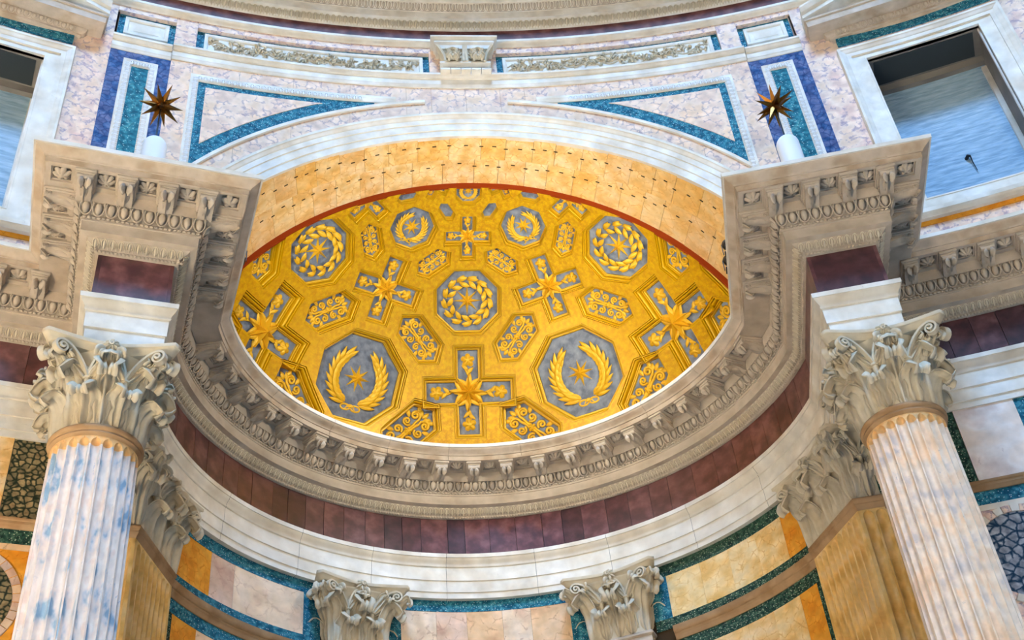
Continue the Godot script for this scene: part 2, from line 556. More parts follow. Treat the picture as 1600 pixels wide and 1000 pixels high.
	mat("dark_metal", null, 1.0, 0.4, C(40, 42, 46), 0.6)
	mat("lens", null, 1.0, 0.1, C(150, 165, 175))
	var plain := stone({"seed": 103, "ramp": [C(112, 108, 104), C(124, 119, 114), C(130, 126, 120)], "f": 4.0, "vf": 4.0, "vein": C(150, 134, 118), "v1": 0.1, "va": 0.3, "mask": true})
	mat("rotunda_stone", plain, 6.0, 0.7)
	var pave := stone({"seed": 107, "ramp": [C(206, 198, 184), C(220, 212, 200), C(210, 202, 188)], "f": 3.0, "vf": 6.0, "vein": C(150, 120, 84), "v1": 0.1, "va": 0.4, "mask": true})
	mat("floor_stone", pave, 4.0, 0.4)


# ---------------------------------------------------------------- carved ornaments
func spline(pts: Array, t: float) -> Vector2:
	var k := pts.size() - 1
	var x := clampf(t, 0.0, 1.0) * k
	var i := mini(int(x), k - 1)
	return (pts[i] as Vector2).cubic_interpolate(pts[i + 1], pts[maxi(i - 1, 0)], pts[mini(i + 2, k)], x - i)


# acanthus leaf: base at the origin, y up the leaf, z out; its tip curls over
func acanthus(h: float, w: float, curl: float, rows_n := 20, cols_n := 17) -> MB:
	var sp := [Vector2(0, 0), Vector2(0.03, 0.25), Vector2(0.05, 0.5), Vector2(0.10, 0.74), Vector2(0.2, 0.92), Vector2(0.31, 0.985), Vector2(0.39, 0.93), Vector2(0.405, 0.83), Vector2(0.36, 0.78)]
	var wd := [Vector2(0.7, 0), Vector2(0.92, 0), Vector2(1.05, 0), Vector2(1.0, 0), Vector2(0.92, 0), Vector2(0.8, 0), Vector2(0.5, 0)]
	var rows := []
	for i in rows_n + 1:
		var t := 1.0 - float(i) / rows_n
		var p := spline(sp, t)
		var e := spline(sp, minf(t + 0.02, 1.0)) - spline(sp, maxf(t - 0.02, 0.0))
		e = e.normalized()
		var nrm := Vector2(e.y, -e.x)
		var lobe := absf(sin(t * PI * 3.5))
		var wt := w * spline(wd, t).x * (0.56 + 0.44 * pow(lobe, 0.55))
		var row := PackedVector3Array()
		for j in cols_n:
			var u := 2.0 * j / (cols_n - 1) - 1.0
			var d := -0.27 * w * u * u + 0.085 * w * cos(u * PI * 4.0) + 0.12 * w * exp(-pow(u / 0.16, 2))
			d += 0.14 * w * absf(u) * (lobe - 0.5)
			var q := Vector2(p.x * curl, p.y) * h + nrm * d
			row.append(Vector3(u * wt / 2.0, q.y + 0.06 * h * absf(u) * lobe * (1.0 - t) * 0.5, q.x))
		rows.append(row)
	var m := MB.new()
	m.shell(rows, 0.035 * w + 0.004)
	return m


# a plain pointed leaf lying along y, bulging towards z
func leaf(l: float, w: float, bulge := 0.25, bend := 0.0, k := 6) -> MB:
	var rows := []
	for i in k + 1:
		var t := 1.0 - float(i) / k
		var wt := w * pow(sin(PI * clampf(t * 0.93 + 0.05, 0, 1)), 0.8)
		var row := PackedVector3Array()
		for j in 5:
			var u := j / 2.0 - 1.0
			row.append(Vector3(u * wt / 2.0 + bend * l * t * t, l * t, bulge * l * sin(PI * t) * 0.5 + w * 0.22 * (1.0 - absf(u)) + 0.02 * l))
		rows.append(row)
	var m := MB.new()
	m.shell(rows, 0.12 * w)
	return m


func star_shape(ro: float, ri: float, h: float, n := 8) -> MB:
	var m := MB.new()
	var top := Vector3(0, 0, h)
	for i in n:
		var a := TAU * i / n
		var b := TAU * (i + 0.5) / n
		var e := TAU * (i - 0.5) / n
		var tip := Vector3(sin(a) * ro, cos(a) * ro, h * 0.25)
		var r1 := Vector3(sin(b) * ri, cos(b) * ri, h * 0.12)
		var r0 := Vector3(sin(e) * ri, cos(e) * ri, h * 0.12)
		m.tri(top, r1, tip); m.tri(top, tip, r0)
		var dz := Vector3(0, 0, -h * 0.6)
		m.quad(r1, tip, tip + dz, r1 + dz); m.quad(tip, r0, r0 + dz, tip + dz)
	return m


# a flower seen from the front (z): petals round a button
func flower(r: float, petals := 6, h := 0.35) -> MB:
	var m := MB.new()
	var rows := []
	for i in 9:
		var q := i / 8.0
		var row := PackedVector3Array()
		for j in petals * 8:
			var a := TAU * j / (petals * 8)
			var pet := absf(cos(petals * a / 2.0))
			var rad := r * q * (1.0 - 0.34 * q * pow(1.0 - pet, 1.4))
			var z := r * h * (0.55 + 0.5 * sin(PI * q * 0.9) - 0.75 * q * q) * (0.55 + 0.45 * pet if q > 0.3 else 1.0)
			if q < 0.3: z += r * h * 0.5 * (1.0 - q / 0.3)
			row.append(Vector3(sin(a) * rad, cos(a) * rad, z))
		rows.append(row)
	m.grid(rows, true, false, true)
	var rim := PackedVector3Array()
	for p in rows[8]: rim.append(Vector3(p.x * 0.8, p.y * 0.8, -r * 0.25))
	m.grid([rows[8], rim], true, false, true)
	return m


func spiral(c: Vector2, r0: float, a0: float, turns: float, k := 22, shrink := 0.12) -> PackedVector3Array:
	var o := PackedVector3Array()
	for i in k + 1:
		var t := float(i) / k
		var r := r0 * lerpf(1.0, shrink, pow(t, 0.8))
		var a := a0 + turns * TAU * t
		o.append(Vector3(c.x + cos(a) * r, c.y + sin(a) * r, 0))
	return o


func egg_mesh() -> MB:
	var m := MB.new()
	var rows := []
	for i in 8:
		var t := PI / 2 - PI * i / 7.0
		var row := PackedVector3Array()
		for j in 9:
			var u := -PI / 2 + PI * j / 8.0
			var a := 0.049 * (1.0 + 0.14 * sin(t))
			row.append(Vector3(a * cos(t) * sin(u), 0.082 * sin(t), 0.056 * cos(t) * cos(u)))
		rows.append(row)
	m.grid(rows)
	var path := PackedVector3Array()
	for i in 15:
		var a := lerpf(PI * 0.80, PI * 2.20, i / 14.0)
		path.append(Vector3(cos(a) * 0.0765, sin(a) * 0.112 + 0.008, 0.030))
	m.tube(path, PackedFloat32Array([0.0095]), 6)
	# the dart beside it
	for s in [0.084]:
		var a := Vector3(s, 0.09, 0.035)
		m.tri(Vector3(s, -0.1, 0.02), a, Vector3(s - 0.013, 0.09, 0.0)); m.tri(Vector3(s, -0.1, 0.02), Vector3(s + 0.013, 0.09, 0.0), a)
		m.tri(Vector3(s - 0.013, 0.09, 0.0), a, Vector3(s + 0.013, 0.09, 0.0))
	return m


# console under the cornice: x across, y down from the soffit, z the distance out
func modillion_mesh() -> MB:
	var m := MB.new()
	m.box(Vector3(0, -0.022, 0.595), Vector3(0.27, 0.044, 0.43), 0.01)
	m.box(Vector3(0, -0.055, 0.585), Vector3(0.235, 0.03, 0.39), 0.01)
	var o := PackedVector2Array([Vector2(0.37, -0.06), Vector2(0.74, -0.06), Vector2(0.765, -0.07), Vector2(0.78, -0.095), Vector2(0.77, -0.125), Vector2(0.745, -0.14), Vector2(0.715, -0.138), Vector2(0.69, -0.125), Vector2(0.64, -0.115), Vector2(0.57, -0.12), Vector2(0.5, -0.14), Vector2(0.44, -0.168), Vector2(0.37, -0.178)])
	var hw := 0.098
	var tr := Geometry2D.triangulate_polygon(o)
	for s in [-1.0, 1.0]:
		for i in range(0, tr.size(), 3):
			var p := []
			for k in 3: p.append(Vector3(s * hw, o[tr[i + k]].y, o[tr[i + k]].x))
			if (p[1] - p[0]).cross(p[2] - p[0]).x * s > 0: m.tri(p[0], p[1], p[2])
			else: m.tri(p[0], p[2], p[1])
	var l := PackedVector3Array(); var r := PackedVector3Array(); var c := PackedVector3Array(); var c2 := PackedVector3Array()
	for q in o:
		l.append(Vector3(-hw, q.y, q.x)); r.append(Vector3(hw, q.y, q.x))
	m.grid([l, r], false, false, true)
	# roll at the front with two bands, eyes at its sides
	var rows := []
	for x in [-0.104, -0.1, -0.045, -0.04, 0.04, 0.045, 0.1, 0.104]:
		var rad := 0.030 if absf(x) > 0.102 else (0.045 if absf(x) > 0.042 else 0.038)
		var row := PackedVector3Array()
		for j in 12:
			var a := TAU * j / 12
			row.append(Vector3(x, -0.098 + sin(a) * rad, 0.738 + cos(a) * rad))
		rows.append(row)
	m.grid(rows, true)
	for s in [-1.0, 1.0]:
		var p := spiral(Vector2(0.738, -0.098), 0.04, 0.0, 1.5, 12)
		var q := PackedVector3Array()
		for e in p: q.append(Vector3(s * 0.104, e.y, e.x))
		m.tube(q, PackedFloat32Array([0.007]), 4)
		p = spiral(Vector2(0.43, -0.115), 0.045, 0.0, 1.4, 12)
		q = PackedVector3Array()
		for e in p: q.append(Vector3(s * 0.1, e.y, e.x))
		m.tube(q, PackedFloat32Array([0.008]), 4)
	return m


# motif of the leaf mouldings: a heart-shaped leaf in a loop, 0.1 wide, face to z, y up
func cyma_leaf_mesh() -> MB:
	var m := MB.new()
	var path := PackedVector3Array()
	for i in 9:
		var a := lerpf(-0.25 * PI, 1.25 * PI, i / 8.0)
		path.append(Vector3(cos(a) * 0.036, sin(a) * 0.045 + 0.012, 0.008))
	m.tube(path, PackedFloat32Array([0.008]), 4)
	var lf := leaf(0.10, 0.036, 0.1, 0.0, 4)
	m.add(lf, Transform3D(Basis(Vector3.BACK, PI), Vector3(0, 0.05, 0.004)))
	m.box(Vector3(0.05, 0.0, 0.006), Vector3(0.008, 0.1, 0.012), 0.003)
	return m


func bead_mesh(r := 0.022) -> MB:
	var m := MB.new()
	var rows := []
	for i in 6:
		var t := PI * i / 5.0
		var row := PackedVector3Array()
		for j in 8:
			var a := TAU * j / 8
			row.append(Vector3(-cos(t) * r * 1.25, sin(t) * cos(a) * r, sin(t) * sin(a) * r))
		rows.append(row)
	m.grid(rows, true)
	return m


# ---------------------------------------------------------------- Corinthian capitals
# The plan of a capital: s runs along its faces (corners at whole numbers, face centres at .5)
class Plan:
	var mode := "round"
	var r := 0.5
	var pts := PackedVector2Array()
	var faces := 4
	func dir(s: float) -> Vector3:
		var a := (s - 0.5) * PI / 2
		return Vector3(sin(a), 0, cos(a))
	func face_n(k: int) -> Vector3:
		if mode == "poly":
			var d := (pts[k + 1] - pts[k]).normalized()
			return Vector3(-d.y, 0, d.x)
		return dir(k + 0.5)
	func nrm(s: float) -> Vector3:
		if mode == "round": return dir(s)
		if mode == "square":
			var d := dir(s)
			var e := 7.0
			return Vector3(signf(d.x) * pow(absf(d.x), e), 0, signf(d.z) * pow(absf(d.z), e)).normalized()
		var k := clampi(floori(s), 0, faces - 1)
		var f := s - k
		var q := face_n(k)
		if f < 0.12 and k > 0: return (q.lerp(face_n(k - 1), 0.5 * (1.0 - f / 0.12))).normalized()
		if f > 0.88 and k < faces - 1: return (q.lerp(face_n(k + 1), 0.5 * (f - 0.88) / 0.12)).normalized()
		return q
	func bell(s: float, d: float) -> Vector3:
		if mode == "round": return dir(s) * (r + d)
		if mode == "square":
			var q := dir(s)
			return q * (r / pow(pow(absf(q.x), 8.0) + pow(absf(q.z), 8.0), 0.125)) + nrm(s) * d
		return aba(s, 0.0) + nrm(s) * d
	func aba(s: float, d: float) -> Vector3:
		var k := clampi(floori(s + 1e-6), -9, 99)
		var f := s - k
		if mode != "poly":
			var nn := dir(k + 0.5)
			var tt := Vector3(nn.z, 0, -nn.x)
			return nn * (r + d) + tt * (2.0 * f - 1.0) * (r + d)
		k = clampi(k, 0, faces - 1); f = s - k
		return corner(k, d).lerp(corner(k + 1, d), f)
	func corner(k: int, d: float) -> Vector3:
		var p := Vector3(pts[k].x, 0, pts[k].y)
		var n1 := face_n(clampi(k - 1, 0, faces - 1)); var n2 := face_n(clampi(k, 0, faces - 1))
		if k == 0 or k == faces: return p + n1 * d + (face_t(0) * -d if k == 0 else face_t(faces - 1) * d)
		return p + (n1 + n2) / (1.0 + n1.dot(n2)) * d
	func face_t(k: int) -> Vector3:
		var d := (pts[k + 1] - pts[k]).normalized()
		return Vector3(d.x, 0, d.y)


func upright(p: Vector3, out: Vector3, y: float, lean := 0.0, turn := 0.0) -> Transform3D:
	var z := out.normalized()
	var b := Basis(Vector3.UP.cross(z).normalized(), Vector3.UP, z)
	b = b * Basis(Vector3.RIGHT, lean) * Basis(Vector3.BACK, turn)
	return Transform3D(b, Vector3(p.x, y, p.z))


var leaf_cache := {}
func leaf_mesh(h: float, w: float, c: float, m: Material) -> ArrayMesh:
	var key := [h, w, c, m]
	if not leaf_cache.has(key): leaf_cache[key] = acanthus(h, w, c).mesh(m)
	return leaf_cache[key]


# builds the parts of a capital 1.15 high under o, its base at y0; only what lies between s0 and s1 along the plan
func capital(o: Node3D, pl: Plan, y0: float, s0: float, s1: float, m: Material, wide := 1.0) -> void:
	var closed := pl.mode == "round"
	var hc := 1.15
	# bell
	var b := MB.new()
	var rows := []
	for q in [[0.14, 1.03], [0.13, 1.0], [0.06, 0.92], [0.0, 0.75], [-0.02, 0.4], [-0.02, 0.0]]:
		var row := PackedVector3Array()
		var k := 48 if closed else 24
		for i in (k if closed else k + 1):
			var s := s0 + (s1 - s0) * i / k
			var p := pl.bell(s, q[0])
			row.append(Vector3(p.x, y0 + q[1], p.z))
		rows.append(row)
	b.grid(rows, closed)
	piece(o, "bell", b.mesh(m))
	# abacus: hollow sides, cut corners
	var ab := MB.new()
	rows = []
	var lv := [[1.15, 0.0], [1.105, 0.0], [1.095, -0.012], [1.09, -0.035], [1.05, -0.055], [1.02, -0.085]]
	for q in lv:
		var row := PackedVector3Array()
		for k in range(floori(s0), ceili(s1)):
			for i in 13:
				var f := lerpf(0.045, 0.955, i / 12.0)
				if k + f < s0 - 0.01 or k + f > s1 + 0.01: continue
				var e := absf(2.0 * f - 1.0)
				var p := pl.aba(k + f, (0.15 + 0.21 * e * e) * wide + q[1])
				row.append(Vector3(p.x, y0 + q[1] * 0 + q[0], p.z))
		rows.append(row)
	ab.grid(rows, closed)
	var nc: int = rows[0].size()
	var mid := Vector3()
	if closed: mid = Vector3(0, 0, 0)
	else:
		mid = (rows[0][0] + rows[0][nc - 1]) / 2.0
		mid.y = 0.0
	for j in (nc if closed else nc - 1):
		ab.tri(Vector3(mid.x, y0 + 1.15, mid.z), rows[0][j], rows[0][(j + 1) % nc])
		ab.tri(Vector3(mid.x, y0 + 1.02, mid.z), rows[5][(j + 1) % nc], rows[5][j])
	piece(o, "abacus", ab.mesh(m))
	for k in range(floori(s0) - 1, ceili(s1) + 1):
		for e in [0.0, 0.25, 0.5, 0.75]:
			var s: float = k + e
			if s < s0 - 0.02 or s > s1 + (-0.02 if closed else 0.02): continue
			var nn := pl.nrm(s)
			if e == 0.25 or e == 0.75:
				piece(o, "acanthus_leaf", leaf_mesh(0.44, 0.37 * wide, 1.15, m), upright(pl.bell(s, 0.0), nn, y0 + 0.01, 0.02))
				# stalk with its collar, two calyx leaves, the volute and the helix
				var st := MB.new()
				var p0 := pl.bell(s, 0.02); var p1 := pl.bell(s, 0.075)
				st.tube(PackedVector3Array([Vector3(p0.x, y0 + 0.3, p0.z), Vector3(p1.x, y0 + 0.52, p1.z), Vector3(p1.x, y0 + 0.66, p1.z)]), PackedFloat32Array([0.028, 0.036, 0.045]), 8)
				st.tube(PackedVector3Array([Vector3(p1.x, y0 + 0.625, p1.z), Vector3(p1.x, y0 + 0.635, p1.z), Vector3(p1.x, y0 + 0.655, p1.z), Vector3(p1.x, y0 + 0.665, p1.z)]), PackedFloat32Array([0.05, 0.06, 0.06, 0.05]), 8)
				piece(o, "stalk", st.mesh(m))
				for sg in [-1.0, 1.0]:
					piece(o, "calyx_leaf", leaf_mesh(0.36, 0.24, 1.0, m), upright(pl.bell(s + sg * 0.03, 0.09), nn, y0 + 0.64, 0.12, -sg * 0.62))
				var to_corner: float = k if e == 0.25 else k + 1.0
				if to_corner >= s0 - 0.02 and to_corner <= s1 + 0.02: volute(o, pl, s, to_corner, y0, m, true, wide)
				volute(o, pl, s, k + 0.5, y0, m, false, wide)
			else:
				piece(o, "acanthus_leaf", leaf_mesh(0.77, 0.40 * wide, 0.86, m), upright(pl.bell(s, -0.02), nn, y0 + 0.01, 0.03))
				if e == 0.0 and (closed or (s > s0 and s < s1)):
					piece(o, "corner_leaf", leaf_mesh(0.34, 0.2, 0.9, m), upright(pl.bell(s, 0.2), nn, y0 + 0.66, 0.55))
				if e == 0.5:
					var fl := flower(0.115, 9, 0.6)
					var kn := spiral(Vector2(0, 0), 0.045, 1.0, 1.4, 12)
					var kk := PackedVector3Array()
					for q in kn: kk.append(q + Vector3(0, 0, 0.085))
					fl.tube(kk, PackedFloat32Array([0.016]), 5)
					piece(o, "fleuron", fl.mesh(m), upright(pl.aba(s, 0.17 * wide), nn, y0 + 1.075))


func volute(o: Node3D, pl: Plan, s: float, to: float, y0: float, m: Material, big: bool, wide: float) -> void:
	var a := pl.bell(s, 0.08)
	var rad := 0.105 if big else 0.078
	var sg := signf(to - s)
	var c: Vector3
	if big:
		c = pl.aba(floorf(minf(s, to)) + (0.115 if sg < 0 else 0.885), 0.25 * wide)
		c.y = 0.905
	else:
		c = pl.bell(to - sg * 0.072, 0.115)
		c.y = 0.915
	a.y = 0.66
	var d := Vector3(c.x - a.x, 0, c.z - a.z)
	var run := d.length()
	var x := d / run
	var side := x.cross(Vector3.UP).normalized()
	if side.dot(pl.nrm(s)) < 0: side = -side
	# in the (x, y) plane: rise from the stalk, over the top of the scroll, wind inwards
	var path := PackedVector3Array()
	var p0 := Vector2(0, 0.66); var p3 := Vector2(run, c.y + rad); var p1 := Vector2(run * 0.22, 0.86); var p2 := Vector2(run * 0.62, c.y + rad)
	for i in 9:
		var t := i / 9.0
		var q := p0.bezier_interpolate(p1, p2, p3, t)
		path.append(Vector3(q.x, q.y, 0))
	for q in spiral(Vector2(run, c.y), rad, PI / 2, -1.75, 26, 0.14): path.append(q)
	var w := PackedFloat32Array(); var th := PackedFloat32Array(); var out := PackedVector3Array(); var sides := PackedVector3Array()
	for i in path.size():
		var t := float(i) / path.size()
		out.append(Vector3(a.x, y0, a.z) + x * path[i].x + Vector3.UP * path[i].y + side * (0.03 * t))
		w.append(lerpf(0.05, 0.085, minf(1.0, t * 3.0)) + 0.05 * maxf(0.0, t - 0.6))
		th.append(0.03 if t < 0.4 else 0.026)
		sides.append(side)
	var b := MB.new()
	b.strap(out, sides, w, th)
	piece(o, "volute" if big else "helix", b.mesh(m))


# ---------------------------------------------------------------- the main entablature
const HF := 0.49        # half width of the projecting blocks' frieze
const VF := 2.20        # how far they stand out
var runs := {}

func bay(side: float) -> Array:      # the radial frame of a projecting block: outward-to-wall e, tangent t (away from the apse)
	var ph := side * (0.2540 if side < 0 else 0.2506)
	return [Vector2(sin(ph), -cos(ph)), Vector2(cos(ph), sin(ph)) * side]

func bay_pt(side: float, u: float, v: float) -> Vector2:
	var f := bay(side)
	return Vector2(0, RR) + f[0] * (RR - v) + f[1] * u

func bay_xf(side: float, u: float, v: float, y: float) -> Transform3D:   # x right, y up, z towards the rotunda's axis
	var f := bay(side)
	var p := bay_pt(side, u, v)
	var e: Vector2 = f[0]; var t: Vector2 = f[1] * side
	return Transform3D(Basis(Vector3(t.x, 0, t.y), Vector3.UP, Vector3(-e.x, 0, -e.y)), Vector3(p.x, y, p.y))

func plan_runs() -> void:
	var apse := Run.arc(Vector2(0, ZC), RA, -1.5, 1.5)
	for side in [-1.0, 1.0]:
		var nm := "left" if side < 0 else "right"
		var f := bay(side)
		var rot := Run.arc(Vector2(0, RR), RR, -0.62, -0.26) if side < 0 else Run.arc(Vector2(0, RR), RR, 0.26, 0.62)
		var t: Vector2 = f[1]; var e: Vector2 = f[0]
		var outer: Run; var front: Run; var inner: Run
		if side < 0:
			outer = Run.straight(bay_pt(side, HF, 0), bay_pt(side, HF, VF), t)
			front = Run.straight(bay_pt(side, HF, VF), bay_pt(side, -HF, VF), -e)
			inner = Run.straight(bay_pt(side, -HF, VF), bay_pt(side, -HF, 0), -t)
			outer.ends = [["arc", rot], ["k", 1.0]]; front.ends = [["k", 1.0], ["k", 1.0]]; inner.ends = [["k", 1.0], ["arc", apse]]
			rot.ends[1] = ["ang", outer]; apse.ends[0] = ["ang", inner]
			runs.rot_left = rot
		else:
			inner = Run.straight(bay_pt(side, -HF, 0), bay_pt(side, -HF, VF), -t)
			front = Run.straight(bay_pt(side, -HF, VF), bay_pt(side, HF, VF), -e)
			outer = Run.straight(bay_pt(side, HF, VF), bay_pt(side, HF, 0), t)
			inner.ends = [["arc", apse], ["k", 1.0]]; front.ends = [["k", 1.0], ["k", 1.0]]; outer.ends = [["k", 1.0], ["arc", rot]]
			rot.ends[0] = ["ang", outer]; apse.ends[1] = ["ang", inner]
			runs.rot_right = rot
		runs["outer_" + nm] = outer; runs["front_" + nm] = front; runs["inner_" + nm] = inner
	runs.apse = apse


const SOF := -0.20      # soffit height
func cornice_pieces(back: float) -> Array:
	return [seg(back, 0.04, 0.98, 0.04),
		curve(Vector2(0.965, -0.014), Vector2(0.845, -0.112), "cyma"), seg(0.845, -0.112, 0.825, -0.114), seg(0.825, -0.114, 0.82, SOF), seg(0.82, SOF, 0.80, SOF)]

func bed_pieces() -> Array:
	return [seg(0.40, SOF, 0.385, -0.365), seg(0.385, -0.365, 0.385, -0.375), curve(Vector2(0.310, -0.375), Vector2(0.210, -0.535), "ovolo"), seg(0.385, -0.375, 0.310, -0.376), seg(0.210, -0.535, 0.275, -0.536), seg(0.275, -0.535, 0.275, -0.60),
		seg(0.285, -0.60, 0.285, -0.625), seg(0.285, -0.625, 0.27, -0.63), seg(0.27, -0.63, 0.262, -0.79), seg(0.262, -0.79, 0.175, -0.80),
		curve(Vector2(0.175, -0.80), Vector2(0.045, -0.915), "cyma"), seg(0.045, -0.915, 0.04, -0.952), seg(0.04, -0.952, -0.03, -0.952)]

func architrave_pieces(under: float) -> Array:
	return [seg(-0.05, -1.70, 0.125, -1.715), seg(0.125, -1.715, 0.12, -1.785), seg(0.12, -1.785, 0.105, -1.787), curve(Vector2(0.105, -1.787), Vector2(0.04, -1.915), "cyma"),
		curve(Vector2(0.05, -1.915), Vector2(0.025, -1.945), "ovolo", 4), seg(0.025, -1.945, 0.02, -2.19), seg(0.02, -2.19, 0.0, -2.196), seg(0.0, -2.196, -0.004, -2.40), seg(-0.004, -2.40, -0.024, -2.406),
		seg(-0.024, -2.406, -0.028, -2.512), seg(-0.028, -2.512, under, -2.512)]


func pt_cell(r: Run, s: float, p: float, y: float) -> Vector3: return r.at(s, p, y)

# soffit bay with a sunk square panel and a rosette in it
func soffit_cell(m: MB, r: Run, s0: float, s1: float, p0: float, p1: float, panel: bool, o: Node3D, ros: Mesh, w := 0.27) -> void:
	var c := (s0 + s1) / 2.0
	if not panel or s1 - s0 < 0.3:
		m.grid([PackedVector3Array([r.at(s0, p1, SOF), r.at(c, p1, SOF), r.at(s1, p1, SOF)]), PackedVector3Array([r.at(s0, p0, SOF), r.at(c, p0, SOF), r.at(s1, p0, SOF)])])
		return
	var pc := (p0 + p1) / 2.0 + 0.015
	var a := [s0, c - w / 2, c + w / 2, s1]
	var b := [p0, pc - w / 2, pc + w / 2, p1]
	for i in 3:
		for j in 3:
			if i == 1 and j == 1: continue
			m.quad(r.at(a[i], b[j + 1], SOF), r.at(a[i], b[j], SOF), r.at(a[i + 1], b[j], SOF), r.at(a[i + 1], b[j + 1], SOF))
	var prev := [a[1], a[2], b[1], b[2], SOF]
	for st in [[0.0, 0.03], [0.022, 0.03], [0.022, 0.085]]:
		var cur := [a[1] + st[0], a[2] - st[0], b[1] + st[0], b[2] - st[0], SOF + st[1]]
		for q in [[0, 2, 1, 2], [1, 2, 1, 3], [1, 3, 0, 3], [0, 3, 0, 2]]:
			m.quad(r.at(prev[q[0]], prev[q[1]], prev[4]), r.at(cur[q[0]], cur[q[1]], cur[4]), r.at(cur[q[2]], cur[q[3]], cur[4]), r.at(prev[q[2]], prev[q[3]], prev[4]))
		prev = cur
	m.quad(r.at(prev[0], prev[3], prev[4]), r.at(prev[0], prev[2], prev[4]), r.at(prev[1], prev[2], prev[4]), r.at(prev[1], prev[3], prev[4]))
	var f := r.frame(c, pc, SOF + 0.03)
	piece(o, "rosette", ros, Transform3D(Basis(f.basis.x, f.basis.z, -f.basis.y).rotated(f.basis.y, c * 3.1), f.origin))


var mod_mesh: ArrayMesh
var mod_leaf: ArrayMesh
var rosettes := []
var egg: ArrayMesh
var bead: ArrayMesh
var cyleaf: ArrayMesh
var white_leaf: ArrayMesh

